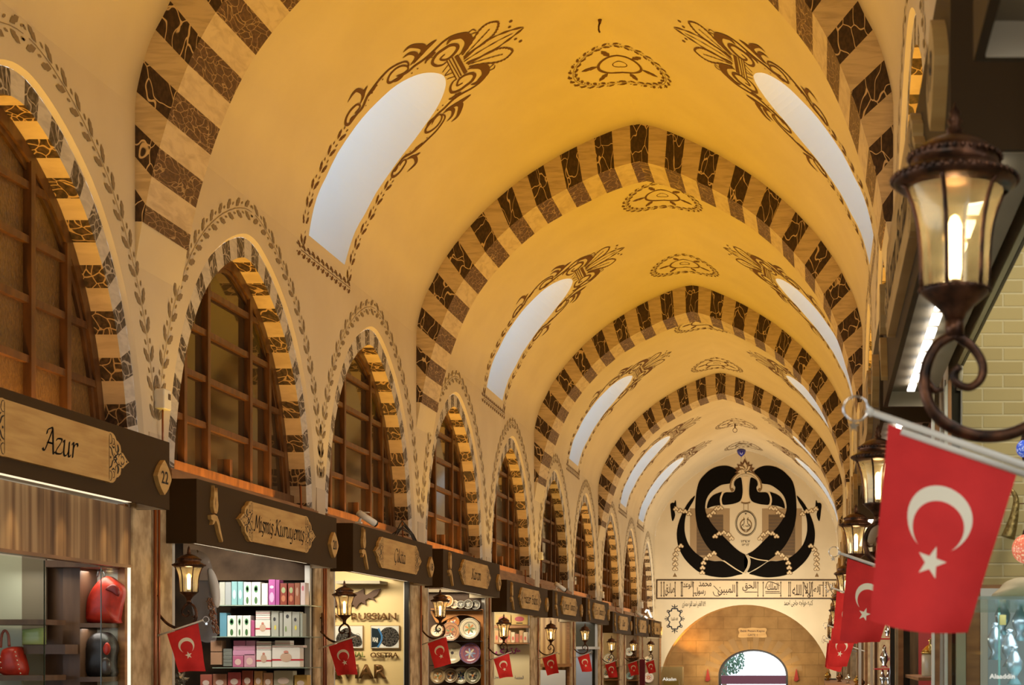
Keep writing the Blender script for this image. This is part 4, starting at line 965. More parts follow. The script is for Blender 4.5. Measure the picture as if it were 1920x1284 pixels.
for i, (px, py, D, sc) in enumerate([(305, 749, 13.0, 1), (1129, 1115, 39.2, 1), (1014, 1042, 29.8, .9), (1203, 1134, 47.5, 1.2)]):
    p = pz(px, py, D); p.x = -5.56
    D = p.x/((px-1535)/2900); p.y = D; p.z = EYE+(1228-py)*D/2900
    m = MB(); m.box(-.045, -.075*sc, -.085*sc, .045, .075*sc, .085*sc); t = thing('sensor_box', 'cream plastic sensor box on the wall between windows, %s' % ['nearest, above the sign numbered 22', 'third from the left end', 'second from the left', 'bright white and farthest'][i], 'sensor', p, 'plastic boxes on the left wall')
    m.build('casing', plain('bright plastic', (.9, .9, .88), .4) if i == 3 else WHITEP, t, bev=.01)
    m = MB(); m.box(.046, .005, .0, .049, .05*sc, .05*sc); m.build('label_panel', plain('label brown', (.10, .07, .05), .4), t)
    m = MB(); m.tube([(0, 0, -.085*sc), (0, 0, -.45)], .008, 6); m.build('cable_drop', COPPER, t)
def camera_unit(p, lab, s=1):
    t = thing('security_camera', lab, 'camera', p, 'security cameras on the left signs')
    m = MB(); m.tube([(0,0,0),(.02*s,.02*s,.06*s),(.05*s,.05*s,.06*s)], .014*s, 8); m.box(-.03*s,-.03*s,-.01,.03*s,.03*s,.01); m.build('camera_mount', WHITEP, t)
    d = Vector((.55, .62, -.42)).normalized(); c0 = Vector((.03, .02, .08))*s
    m = MB(); m.tube([c0-d*.05*s, c0+d*.17*s], .036*s, 12); m.box(c0.x-.0, c0.y-.0, c0.z+.03*s, c0.x+.06*s, c0.y+.08*s, c0.z+.036*s); m.build('camera_body', WHITEP, t)
    m = MB(); m.tube([c0+d*.17*s, c0+d*.19*s], .033*s, 12); m.build('camera_lens', plain('lens black', (.01,.01,.01), .1), t)
camera_unit((-5.07, 17.05, EYE+1.46), 'white cylindrical security camera on top of the sign numbered 18', 1.05)
camera_unit((-5.07, 29.8, EYE+1.26), 'white security camera on top of the sign above the fluted wooden shopfront', 1.15)
camera_unit((-5.07, 42.8, EYE+1.08), 'white security camera on top of the second sign from the far wall', 1.2)
m = MB(); 
for k in range(5):
    y0 = 20.1+rr.random()*.3; m.tube([(-5.58+.01*k, y0, EYE+1.58), (-5.50, y0+.2, EYE+1.66+.03*k), (-5.45, y0+.45, EYE+1.62), (-5.42, y0+.56+.01*k, EYE+1.50)], .008, 5)
tag(m.build('cable_bundle', plain('cable black', (.02,.015,.01), .6)), 'tangle of dark cables on the ledge between the signs numbered 18 and 16', 'cables')
# ---------------------------------------------------------------- shop rooms on the left (front open to the hall, far partition faces back up the hall)
def slab(name, m, *b, bev=0):
    q = MB(); q.box(*b); return struct(q.build(name, m, bev=bev))
DIM = noisy('smoked brown glass wall', (.014, .009, .006), (.045, .027, .014), 3, .5, detail=4, spec=.08)
CREAMW = plain('buttery wall panel', (.72, .56, .28), .5)
FLUTE = mat('fluted golden wood', (.42, .24, .09), .45)
def _fl():
    m = FLUTE; t = N(m, 'ShaderNodeTexCoord'); w_ = N(m, 'ShaderNodeTexWave'); w_.bands_direction = 'X'; w_.inputs['Scale'].default_value = 2.6; w_.inputs['Distortion'].default_value = .4
    L(m, t.outputs['Object'], w_.inputs[0]); L(m, ramp(m, w_.outputs[0], [(.1, (.30,.16,.06)), (.8, (.52,.33,.14))]), base(m))
_fl()
STRIPEW = mat('striped walnut veneer', (.25, .14, .06), .4)
def _sw():
    m = STRIPEW; v = coords(m, (1, 7, .25)); n_ = N(m, 'ShaderNodeTexNoise'); n_.inputs['Scale'].default_value = 1.6; n_.inputs['Detail'].default_value = 6; L(m, v, n_.inputs[0])
    L(m, ramp(m, n_.outputs[0], [(.36, (.10,.045,.018)), (.5, (.30,.17,.075)), (.62, (.46,.30,.15))]), base(m))
_sw()
WALLM = [plain('vitrine lining', (.66, .62, .54), .5), DIM, CREAMW, plain('warm dark niche', (.10, .05, .025), .6), plain('ochre menu wall', (.62, .50, .26), .6), FLUTE, plain('grey green smoked glass', (.10, .09, .06), .15), plain('ochre shelf back', (.34, .22, .08), .6), plain('brown shelf back', (.20, .12, .06), .6), plain('tan shelf back', (.22, .15, .08), .6)]
n = 80
for k in range(10):
    a = PIL[k][1]; b = PIL[k+1][0] if k < 9 else 52.75; h = SIGN[k][2]; zt = EYE+h+.30; zf = zo(b)-.1; b -= .03
    slab('wall_partition', WALLM[k], -8.4, b-.01, zf, -5.37, b+.02, zt)
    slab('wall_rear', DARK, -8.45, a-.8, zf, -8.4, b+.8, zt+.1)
    slab('trim_%d' % n, plain('shop ceiling', (.30, .24, .16), .6), -8.4, a-.8, zt, -5.62, b+.75, zt+.05); n += 1
    for D in (a+.02, b-.08):
        slab('trim_%d' % n, ALU if k in (1, 2, 3, 4, 6) else WOOD2, -5.42, D, zf, -5.365, D+.05, EYE+h+.03); n += 1
    pw = [16, 36, 56, 44, 40, 34, 18, 20, 18, 16][k]
    area('shop_light', (-6.1, b-1.15, zt-.06), 1.0, .5, pw, WHITE if k in (1, 6) else (1, .84, .58), (math.radians(-32) if False else math.radians(28), 0, 0))
# --- shop numbered 22: veneer header, lit niches, bags
t = MB(); t.box(-5.42, 8.4, EYE+.70, -5.355, 12.04, EYE+1.15); o = t.build('shopfront_header', STRIPEW); tag(o, 'striped walnut header panel under the sign numbered 22', 'panel')
t = MB(); t.box(-5.43, 8.4, EYE+.675, -5.345, 12.04, EYE+.70); t.build('header_trim', plain('bronze trim', (.26,.14,.07), .35), o)
for D in (9.6, 10.26, 10.94, 11.6, 11.96):
    l = bpy.data.lights.new('down_spot', 'SPOT'); l.energy = 9; l.color = (1,.74,.38); l.spot_size = math.radians(66); l.spot_blend = .8; l.shadow_soft_size = .02
    lo = bpy.data.objects.new('down_spot', l); lo.location = (-5.285, D, EYE+1.11); lo.rotation_euler = (0, math.radians(-7), 0); C.objects.link(lo)
D = 12.0
def px(x, y, D): return ((x-1535)*D/2900, EYE+(1228-y)*D/2900)
def pbox(mb, x0, y0, x1, y1, D, dp):
    a, b = px(x0, y1, D), px(x1, y0, D); mb.box(a[0], D, a[1], b[0], D+dp, b[1])
WAL = noisy('dark walnut', (.10, .05, .025), (.15, .08, .04), 3, .5, (4, 4, .5))
cab = thing('display_cabinet', 'walnut wall cabinet with white lit niches holding the backpacks', 'cabinet', (-5.7, 11.9, 0)); L0 = cab.location
XLIM = -5.415
def cpart(nm, m, boxes, par=cab, dd=None):
    q = MB()
    for (x0, y0, x1, y1, D_, dp) in boxes:
        a, b = px(x0, y1, D_), px(x1, y0, D_); q.box(a[0]-L0.x, D_-L0.y, a[1], min(b[0], XLIM)-L0.x, D_+dp-L0.y, b[1])
    return q.build(nm, m, par)
cpart('back_panel', plain('lit white lining', (.82, .78, .70), .5), [(150, 1061, 248, 1284, 12.0, .02)])
cpart('side_post', WAL, [(118, 1056, 150, 1300, 11.72, .29)]); cpart('side_post', WAL, [(84, 1056, 118, 1300, 11.80, .2)])
XLIM = -5.35
cpart('side_post', plain('lit edge strip', (.9,.86,.75), .4, emit=(1,.9,.7), es=.9), [(243, 1064, 246.5, 1300, 11.97, .02)])
XLIM = -5.415
cpart('shelf', WAL, [(148, 1168, 238, 1176, 11.70, .30)]); cpart('shelf', WAL, [(148, 1269, 238, 1278, 11.70, .30)])
cpart('top_rail', WAL, [(84, 1050, 252, 1063, 11.62, .38)])
cpart('shelf', WAL, [(-60, 1161, 86, 1171, 11.35, .3)]); cpart('shelf', WAL, [(44, 1208, 122, 1226, 11.5, .2)]); cpart('shelf', WAL, [(-60, 1266, 80, 1276, 11.3, .35)])
cpart('back_panel', plain('pale olive lining', (.50, .50, .40), .5), [(-40, 1040, 41, 1300, 11.7, .02)])
cpart('back_panel', plain('grey brown lining', (.20, .16, .11), .5), [(41, 1040, 86, 1200, 11.7, .02)])
def gbox(nm, m, y0, y1, z0, z1, x0=-5.404, x1=-5.398): q = MB(); q.box(x0-L0.x, y0-L0.y, z0, x1-L0.x, y1-L0.y, z1); return q.build(nm, m, cab)
GE = plain('green glass edge', (.06, .09, .07), .2)
gbox('glass_door', GLASS, 11.645, 11.99, 0, EYE+.66); gbox('glass_front', GLASS, 8.6, 10.785, 0, EYE+.66)
gbox('door_edge', GE, 11.638, 11.645, 0, EYE+.66); gbox('door_edge', GE, 10.785, 10.794, 0, EYE+.66); gbox('hinge', CHROME, 11.94, 11.985, EYE+.30, EYE+.365, -5.412, -5.390)
area('niche_light', (-5.52, 11.8, EYE+.64), .3, .12, 1.5, WHITE); area('niche_light', (-5.95, 11.5, EYE+.64), .3, .12, 1.0, WHITE); area('niche_light', (-5.52, 11.8, EYE+.20), .3, .1, 0.7, WHITE)
def blob(mb, prof, D, dp, fn=None, n=26):
    """rounded soft body from a closed outline in picture-plane metres, bulging dp towards the viewer"""
    cx = sum(p[0] for p in prof)/len(prof); cz = sum(p[1] for p in prof)/len(prof); rows = []
    mb.smooth = True
    for j, (s, q) in enumerate(((1, 1), (1.0, .55), (.93, .25), (.78, .08), (.5, 0), (.2, -.03))):
        rows.append([mb.a((cx+(x-cx)*s, D+dp*q, cz+(z-cz)*s)) for x, z in prof])
    for a, b in zip(rows, rows[1:]):
        k = len(a)
        for i in range(k): mb.face((a[i], a[(i+1)%k], b[(i+1)%k], b[i]))
    mb.face(rows[-1]); mb.face(rows[0][::-1]); mb.smooth = False
def bagpart(nm, m, pts, D, dp, t, sm=3):
    q = MB(); P = [px(x, y, D) for x, y in (smooth(pts, sm, True) if sm else pts)]; P = [(a-t.location.x, b-t.location.z) for a, b in P]
    blob(q, P, D-t.location.y, dp); return q.build(nm, m, t)
X0, Z0 = px(186, 1168, 11.8)
t = thing('backpack', 'red leather backpack with black straps on the upper niche shelf', 'backpack', (X0, 11.8, Z0))
LR = noisy('red leather', (.60, .035, .015), (.42, .02, .01), 20, .4); LB = noisy('black leather', (.012,.010,.010), (.03,.025,.022), 20, .4)
bagpart('strap', LB, [(153,1118),(158,1108),(163,1112),(160,1160),(168,1168),(152,1168)], 11.86, .05, t)
bagpart('bag_body', LR, [(152,1160),(155,1130),(165,1105),(178,1088),(192,1079),(205,1086),(218,1098),(221,1112),(216,1135),(212,1160),(210,1168),(156,1168)], 11.80, .14, t)
bagpart('side_flap', plain('dark red leather', (.20,.012,.010), .4), [(196,1104),(210,1095),(221,1102),(221,1118),(208,1110)], 11.79, .02, t)
q = MB(); q.tube([(px(x, y, 11.86)[0]-X0, .06, px(x, y, 11.86)[1]-Z0) for x, y in smooth([(182,1082),(185,1071),(190,1069),(195,1075),(196,1083)], 4)], .006, 6); q.build('handle', LB, t)
X0, Z0 = px(182, 1268, 11.8)
t = thing('backpack', 'black leather backpack on the lower niche shelf', 'backpack', (X0, 11.8, Z0))
bagpart('bag_body', LB, [(151,1268),(152,1240),(156,1205),(168,1188),(182,1184),(195,1188),(204,1200),(208,1215),(203,1240),(204,1268)], 11.80, .14, t)
bagpart('front_pocket', plain('grey leather sheen', (.06,.05,.045), .25), [(188,1262),(186,1240),(196,1232),(204,1240),(203,1264)], 11.77, .03, t)
bagpart('lining', LR, [(193,1212),(199,1204),(205,1212),(204,1222),(198,1228),(193,1222)], 11.785, .02, t)
X0, Z0 = px(18, 1266, 11.4)
t = thing('handbag', 'red handbag with pale studded trim in the left vitrine', 'handbag', (X0, 11.4, Z0))
bagpart('bag_body', LR, [(-6,1264),(-4,1225),(4,1214),(26,1212),(32,1225),(38,1266)], 11.4, .12, t)
q = MB(); q.tube([(px(x, y, 11.42)[0]-X0, .03, px(x, y, 11.42)[1]-Z0) for x, y in smooth([(0,1214),(2,1190),(8,1182),(14,1190),(16,1212)], 4)], .010, 6); q.build('handle', plain('tan red leather', (.35,.08,.05), .4), t)
q = MB()
for x, y in [(29,1222),(31,1230),(33,1238),(35,1246),(37,1254),(39,1262),(0,1222),(1,1232),(2,1242),(3,1252)]: p = px(x, y, 11.38); q.lathe([(0,-.006),(.006,0),(0,.006)], (p[0]-X0, -.025, p[1]-Z0), 6)
q.build('studs', plain('pale stud', (.8,.75,.6), .2, metal=.6), t)
X0, Z0 = px(62, 1209, 11.5)
t = MB(); P = [px(x, y, 11.5) for x, y in [(45,1180),(86,1176),(87,1208),(45,1209)]]; blob(t, P, 11.45, .05); tag(t.build('green_purse', noisy('pale green leather', (.36,.45,.14), (.5,.58,.25), 6, .3, (1,1,3))), 'pale green purse on the middle vitrine shelf', 'purse')
# --- shop numbered 20: boxes on glass shelves
D = 16.3
for i, y in enumerate((1134, 1193, 1251)):
    q = MB(); pbox(q, 398, y, 577, y+1.6, 15.9, .45); tag(q.build('glass_shelf', plain('green glass shelf', (.30,.36,.28), .15)), 'glass shelf of the nut shop, %s' % ('top one', 'middle one', 'bottom one')[i], 'shelf')
slab('trim_120', noisy('brown marble panel', (.05,.03,.017), (.15,.095,.055), 2.2, .5, spec=.08), *px(345, 1088, 16.35)[:1], 16.33, px(0, 1088, 16.35)[1], -5.37, 16.36, EYE+1.2)
def product(x0, y0, x1, y1, col, label, D=15.98, dp=.12, band=None, logo=None, cat='box', name='gift_box', grp='boxes on the nut shop shelves', rough=.35):
    X, Z = px((x0+x1)/2, y1, D); t = thing(name, label, cat, (X, D, Z), grp)
    a, b = px(x0, y1, D), px(x1, y0, D); w_, h_ = (b[0]-a[0])/2*.97, b[1]-a[1]
    q = MB(); q.box(-w_, 0, 0, w_, dp, h_); q.build('carton', plain('carton '+str(col), col, rough), t, bev=.003)
    if band:
        q = MB(); z = h_*band[0]; q.box(-w_-.0008, -.0012, z, w_+.0008, dp*.9, z+h_*band[1]); q.build('ribbon', plain('band '+str(band[2]), band[2], .3), t)
    if logo:
        for (u, v, rw, rh, c) in logo:
            q = MB(); f = lambda a_, b_: (w_*u+w_*rw*a_, -.0025, h_*v+h_*rh*b_); q.poly([f(math.cos(k*math.pi/6), math.sin(k*math.pi/6)) for k in range(12)]); q.build('logo', plain('print '+str(c), c, .5), t)
    return t
Zp = lambda x: 300+x/3; Yp = lambda y: 856+y/3
GR, TE, DG, WH, PK, MG, BR, SI = (.32,.34,.34), (.22,.42,.44), (.05,.20,.06), (.78,.78,.72), (.62,.30,.44), (.45,.10,.34), (.26,.05,.03), (.42,.42,.36)
palm = [(0,.70,.45,.16,(.07,.26,.09)), (0,.70,.30,.09,(.5,.6,.4)), (0,.20,.35,.16,(.06,.16,.05))]
row1 = [(333,365,705,SI,'pale grey box at the left end of the top shelf',None),(366,400,705,GR,'second pale grey box from the left on the top shelf',None),(402,434,702,TE,'left of the two teal boxes',[(0,.45,.6,.2,(.45,.6,.6))]),(437,467,702,TE,'right of the two teal boxes',[(0,.45,.6,.2,(.45,.6,.6))]),
 (470,513,705,WH,'left white box with green palm print, top shelf',palm),(515,565,705,WH,'right white box with green palm print, top shelf',palm),(572,606,712,WH,'plain white carton right of the palm boxes',None),(610,648,690,MG,'tall magenta box on the top shelf',[(0,.3,.7,.2,(.6,.4,.6)),(0,.7,.6,.06,(.7,.6,.7))]),(650,672,692,(.36,.07,.26),'narrow dark magenta box behind the tall magenta one',None),
 (675,714,712,BR,'dark red box with green leaf print, left of its pair',[(0,.68,.6,.14,(.35,.42,.2)),(0,.3,.6,.15,(.5,.18,.08))]),(720,755,712,BR,'dark red box with green leaf print, right of its pair',[(0,.68,.6,.14,(.35,.42,.2)),(0,.3,.6,.15,(.5,.18,.08))]),(757,787,710,(.34,.12,.06),'russet box near the right end of the top shelf',[(0,.6,.5,.2,(.5,.3,.2))]),(790,817,708,(.75,.62,.6),'white and pink box at the right end of the top shelf',[(0,.75,.5,.12,(.7,.2,.25))])]
for x0, x1, y0, c, lab, lg in row1: product(Zp(x0), Yp(y0), Zp(x1), 1134, c, lab, logo=lg)
row2 = [(335,375,878,(.12,.30,.40),'blue box at the left of the middle shelf',None),(378,429,893,WH,'single white palm box at the left of the middle shelf',palm),(433,462,893,WH,'narrow showing white palm box in the middle of three',palm),(464,510,893,WH,'white palm box at the right of the three on the middle shelf',palm),(512,531,920,(.45,.10,.22),'slim crimson box beside the white gift boxes',None),
 (625,668,868,SI,'wide silver box with black label, middle shelf',[(-.1,.68,.35,.08,(.05,.05,.05)),(.1,.35,.3,.1,(.7,.6,.1))]),(672,690,878,SI,'slim silver box between two wider silver ones',None),(694,740,870,(.52,.52,.45),'second wide silver box with black label',[(0,.8,.4,.08,(.05,.05,.05)),(-.4,.3,.2,.12,(.2,.3,.1))]),(742,785,872,SI,'third wide silver box with yellow dot print',[(-.1,.68,.35,.08,(.05,.05,.05)),(0,.35,.3,.1,(.75,.65,.1))]),(788,802,880,(.36,.38,.32),'slim silver box at the right end of the middle shelf',None)]
for x0, x1, y0, c, lab, lg in row2: product(Zp(x0), Yp(y0), Zp(x1), 1193, c, lab, logo=lg)
gift = [(0,.5,.42,.24,(.62,.42,.30)), (0,.78,.18,.08,(.62,.25,.18))]
for (x0,x1,y0,y1,lab,lg) in [(535,621,918,1008,'large white gift box with red ribbon at the bottom of the middle shelf stack',gift),(537,620,893,916,'white gift box second in the middle shelf stack',None),(537,620,866,891,'topmost white gift box of the middle shelf stack',None)]:
    product(Zp(x0), Yp(y0), Zp(x1), Yp(y1), (.80,.76,.68), lab, band=(.40,.09,(.55,.05,.06)), logo=lg)
for (x0,x1,y0,y1,lab,lg) in [(628,790,1075,1183,'widest white gift box with red ribbon on the bottom shelf',gift),(628,808,1060,1074,'flat white box lying on the widest gift box',None),(645,733,1034,1059,'small white box on top of the widest gift box',None),(541,626,1088,1183,'white gift box with red ribbon left of the widest one',gift),(541,626,1062,1086,'second white gift box of the stack left of the widest one',None),(541,624,1038,1060,'topmost white gift box of the stack left of the widest one',None)]:
    product(Zp(x0), Yp(y0), Zp(x1), Yp(y1), (.80,.76,.68), lab, band=(.33,.09,(.55,.05,.06)), logo=lg)
for i, (x0,x1,y0,y1,c) in enumerate([(408,470,1120,1183,(.55,.16,.28)),(472,536,1110,1183,(.60,.30,.38)),(408,536,1088,1118,PK),(410,536,1064,1087,(.70,.34,.46)),(412,480,1034,1062,(.60,.22,.36)),(483,534,1034,1062,PK)]):
    product(Zp(x0), Yp(y0), Zp(x1), Yp(y1), c, ['dark pink box at the lower left of the pink stack','pink box with fruit print at the lower right of the pink stack','long pink box across the middle of the pink stack','second long pink box of the pink stack','deep pink box topmost left of the pink stack','light pink box topmost right of the pink stack'][i], logo=[(0,.45,.6,.28,(.72,.5,.45))] if i < 2 else None)
NUT = noisy('mixed nuts', (.40,.22,.12), (.16,.06,.035), 60, .6, detail=2, lo=.42, hi=.58)
for i, (x0,x1,y0,y1) in enumerate([(283,348,1034,1096),(283,348,1100,1170)]):
    product(Zp(x0), Yp(y0), Zp(x1), Yp(y1), (.42,.24,.14), ['upper','lower'][i]+' tray of mixed nuts at the left of the bottom shelf', cat='tray', name='nut_tray', grp='nut trays'); 
for i, y in enumerate((1080, 1100, 1120, 1140, 1160)): product(Zp(355), Yp(y), Zp(405), Yp(y+19), (.20,.21,.18), 'flat grey green packet, %s of the grey stack' % ['topmost','second','third','fourth','lowest'][i], name='packet', cat='packet')
row4 = [(225,292,1225,(.40,.12,.08)),(297,375,1222,(.45,.20,.12)),(380,455,1212,(.50,.10,.10)),(460,522,1203,(.32,.08,.05)),(528,577,1205,(.55,.30,.12)),(580,634,1215,(.50,.26,.14)),(638,750,1203,(.42,.38,.26)),(755,828,1228,(.55,.36,.10))]
for i, (x0,x1,y0,c) in enumerate(row4): product(Zp(x0), Yp(y0), Zp(x1), Yp(1330), c, ['red brown','orange brown','crimson','maroon','golden brown','nut brown','pale olive','amber'][i]+' packet of nuts cut off by the bottom edge of the picture', name='packet', cat='packet', logo=[(0,.55,.6,.15,(.75,.6,.5)),(0,.3,.5,.1,(.6,.4,.2))])
X0, Z0 = px(380, 1040, 14.6)
t = thing('nut_string_bag', 'clear plastic bag of strung nuts hanging by the left post of the nut shop', 'bag', (X0, 14.6, Z0))
PLAS = bpy.data.materials.new('crinkled clear plastic'); PLAS.use_nodes = True; b_ = PLAS.node_tree.nodes['Principled BSDF']; b_.inputs['Base Color'].default_value = (.62,.62,.66,1); b_.inputs['Roughness'].default_value = .18; b_.inputs['Alpha'].default_value = .26
q = MB(); P = [px(x, y, 14.6) for x, y in smooth([(352,1034),(378,1036),(392,1060),(398,1110),(402,1190),(390,1204),(372,1196),(362,1150),(356,1090)], 4, True)]; blob(q, [(a-X0, b-Z0) for a, b in P], -.05, .12); q.build('plastic_cover', PLAS, t)
q = MB(); P = [px(x, y, 14.6) for x, y in smooth([(391,1068),(400,1072),(410,1100),(411,1130),(405,1138),(397,1110)], 4, True)]; blob(q, [(a-X0, b-Z0) for a, b in P], -.06, .08); q.build('white_pouch', plain('white pouch', (.75,.73,.72), .5), t)
q = MB()
for k in range(120):
    u = k/120; x, y = 398+14*u+rr.uniform(-5,5), 1122+66*u; p = px(x, y, 14.6); q.lathe([(0,-.011),(.010,0),(0,.011)], (p[0]-X0, -.07+rr.uniform(-.02,.02), p[1]-Z0), 5)
o = q.build('nut_cluster', noisy('nut skins', (.30,.10,.06), (.45,.26,.14), 30, .5), t); o['kind'] = 'stuff'
X0, Z0 = px(338, 1275, 14.2); q = MB()
for k in range(60):
    a_, r_ = rr.random()*6.28, rr.random()*.08; q.leaf((0,0), a_, r_+.02, .03, lambda u, v: (X0+u, 14.2-.05*rr.random(), Z0+v))
tag(q.build('foil_rosette', plain('silver foil', (.6,.58,.5), .25, metal=.7)), 'crumpled silver foil rosette low at the left of the nut shop', 'rosette')
# --- shop numbered 18: caviar wall
D = 20.25
def flat(nm, m, pts, D_, off, par, base_, dp=.0):
    q = MB(); P = [px(x, y, D_) for x, y in pts]
    P = [(a-base_[0], b-base_[2]) for a, b in P]
    if dp: q.prism(P, lambda u, v: (u, off, v), lambda u, v: (u, off-dp, v))
    else: q.cdt(P, [], [], lambda u, v: (u, off, v), False)
    return q.build(nm, m, par)
z5 = lambda pts: [(600+x/5.056, 1030+y/5.056) for x, y in pts]
fx = px(660, 1125, D); t = thing('fish_silhouette', 'brown wooden sturgeon cut-out on the buttery caviar wall', 'decoration', (fx[0], D, fx[1]))
flat('fish_body', plain('brown wood cutout', (.075,.032,.013), .6), z5([(60,470),(110,425),(200,400),(320,415),(365,405),(425,370),(428,425),(450,432),(520,385),(585,372),(552,432),(515,455),(537,497),(500,470),(470,462),(440,480),(446,525),(400,500),(378,518),(350,562),(325,525),(220,545),(120,530)]), D, -.02, t, (fx[0], D, fx[1]), .03)
GOLD = plain('brushed brass letters', (.17, .085, .025), .35, metal=.35)
def letters(body, x0, y0, x1, y1, D_, lab, mt=None, ex=.012):
    o_ = px((x0+x1)/2, (y0+y1)/2, D_); tt = fit_text(body, (x1-x0)*D_/2900, (y1-y0)*D_/2900, mt or GOLD, 'wall_lettering', None, (0,0,0), (1,0,0), (0,0,1), .02)
    s = tt.modifiers.new('thick', 'SOLIDIFY'); s.thickness = ex; s.offset = 0
    tt.location = (o_[0], D_-.035, o_[1]); tag(tt, lab, 'lettering'); return tt
letters('IRANIAN', 558, 1149, 643, 1162, D, 'brass letters ending in AN beside the lantern on the caviar wall')
letters('RUSSIAN', 660.5, 1149, 744.5, 1162, D, 'brass letters reading RUSSIAN on the caviar wall')
letters('OSETRA', 696, 1223, 748, 1232.5, D, 'small brass letters reading OSETRA under the right caviar picture')
letters('IMPERIAL', 632, 1222, 686, 1231.5, D, 'small brass letters reading IMPERIAL partly behind the flag', plain('greenish brass', (.20,.24,.06), .3, metal=.6))
letters('CAVIAR', 590, 1245, 726, 1272, D, 'large brass letters reading CAVIAR cut by the flag', ex=.03)
def picture(x0, y0, x1, y1, D_, lab):
    a = px((x0+x1)/2, (y0+y1)/2, D_); t = thing('framed_picture', lab, 'picture', (a[0], D_, a[1]), 'caviar pictures'); s = D_/2900
    w_, h_ = (x1-x0)/2*s, (y1-y0)/2*s
    q = MB(); q.box(-w_, -.03, -h_, w_, 0, h_); q.build('picture_frame', plain('thin brass frame', (.30,.18,.07), .4), t)
    q = MB(); q.box(-w_*.96, -.033, -h_*.95, w_*.96, -.030, h_*.95); q.build('print', plain('white ground print', (.62,.64,.62), .5), t); return t, w_, h_
CAV = noisy('black caviar', (.006,.006,.006), (.10,.09,.08), 60, .25, detail=1)
t, w_, h_ = picture(696, 1172.5, 750, 1215.5, D, 'framed picture of an open caviar tin at the right')
q = MB(); q.poly([(w_*.30+h_*.86*math.cos(k*.2618), -.035, h_*.0+h_*.86*math.sin(k*.2618)) for k in range(24)]); q.build('caviar_bowl', CAV, t)
q = MB(); q.cdt([(-w_*.93,-h_*.9),(-w_*.5,-h_*.85),(-w_*.27,-h_*.3),(-w_*.25,h_*.1),(-w_*.5,h_*.7),(-w_*.93,h_*.8)], [], [], lambda u, v: (u, -.036, v)); q.i = 1
q.strip(smooth([(-w_*.5,-h_*.9),(-w_*.27,-h_*.4),(-w_*.22,h_*.1),(-w_*.45,h_*.75)], 4), .022, lambda u, v: (u, -.037, v)); q.build('tin_lid', [plain('black tin', (.01,.02,.03), .3), plain('blue rim', (.05,.18,.42), .3)], t)
fit_text('VIAR', w_*.42, h_*.42, plain('white print', (.8,.8,.75), .5), 'tin_text', t, (-w_*.66, -.038, -h_*.25), (1,0,-.15), (.15,0,1), .01)
t, w_, h_ = picture(629, 1172.5, 682, 1215.5, D, 'framed picture of heaped caviar at the left, behind the lantern')
q = MB(); q.cdt(smooth([(-w_*.9,-h_*.1),(-w_*.6,h_*.5),(-w_*.1,h_*.8),(w_*.3,h_*.3),(w_*.8,h_*.05),(w_*.93,-h_*.6),(w_*.6,-h_*.85),(-w_*.2,-h_*.7),(-w_*.75,-h_*.6)], 3, True), [], [], lambda u, v: (u, -.035, v)); q.build('caviar_heap', CAV, t)
q = MB(); pbox(q, 629, 1088.5, 712, 1094, 19.9, .37); tag(q.build('display_ledge', plain('pale ledge', (.24,.22,.17), .6)), 'narrow pale ledge above the fish cut-out', 'ledge')
slab('trim_121', plain('black door jamb', (.012,.01,.01), .3), *px(757.5, 1300, 20.2), *[] ) if False else None
q = MB(); pbox(q, 758, 1090, 766.5, 1400, 20.12, .05); struct(q.build('trim_121', plain('black door jamb', (.012,.01,.01), .3)))
# --- shop numbered 16: painted plates on black shelves in an orange arch cabinet
D = 24.85
z6 = lambda x, y: (760+x/5.056, 1030+y/5.056)
base_ = px(870, 1150, D); t = thing('plate_cabinet', 'orange wooden arched cabinet holding the painted plates', 'cabinet', (base_[0], D, base_[1]))
OW = noisy('orange pine', (.52,.22,.05), (.42,.16,.035), 3, .45, (1,1,.5))
arch_ = [z6(x, y) for x, y in [(240,560),(735,565),(745,1400),(715,1400),(712,690),(650,645),(580,622),(510,622),(450,640),(390,665),(330,700),(290,690),(240,600)]]
flat('cabinet_arch', OW, arch_, D-.10, -.06, t, (base_[0], D, base_[1]), .03)
for y in (570, 865, 1095):
    q = MB(); a, b = px(*z6(230, y+8), D-.25), px(*z6(712, y), D-.25); q.box(a[0]-base_[0], -.25, a[1]-base_[1], b[0]-base_[0], 0, b[1]-base_[1]); q.build('shelf', plain('black shelf', (.015,.012,.01), .3), t)
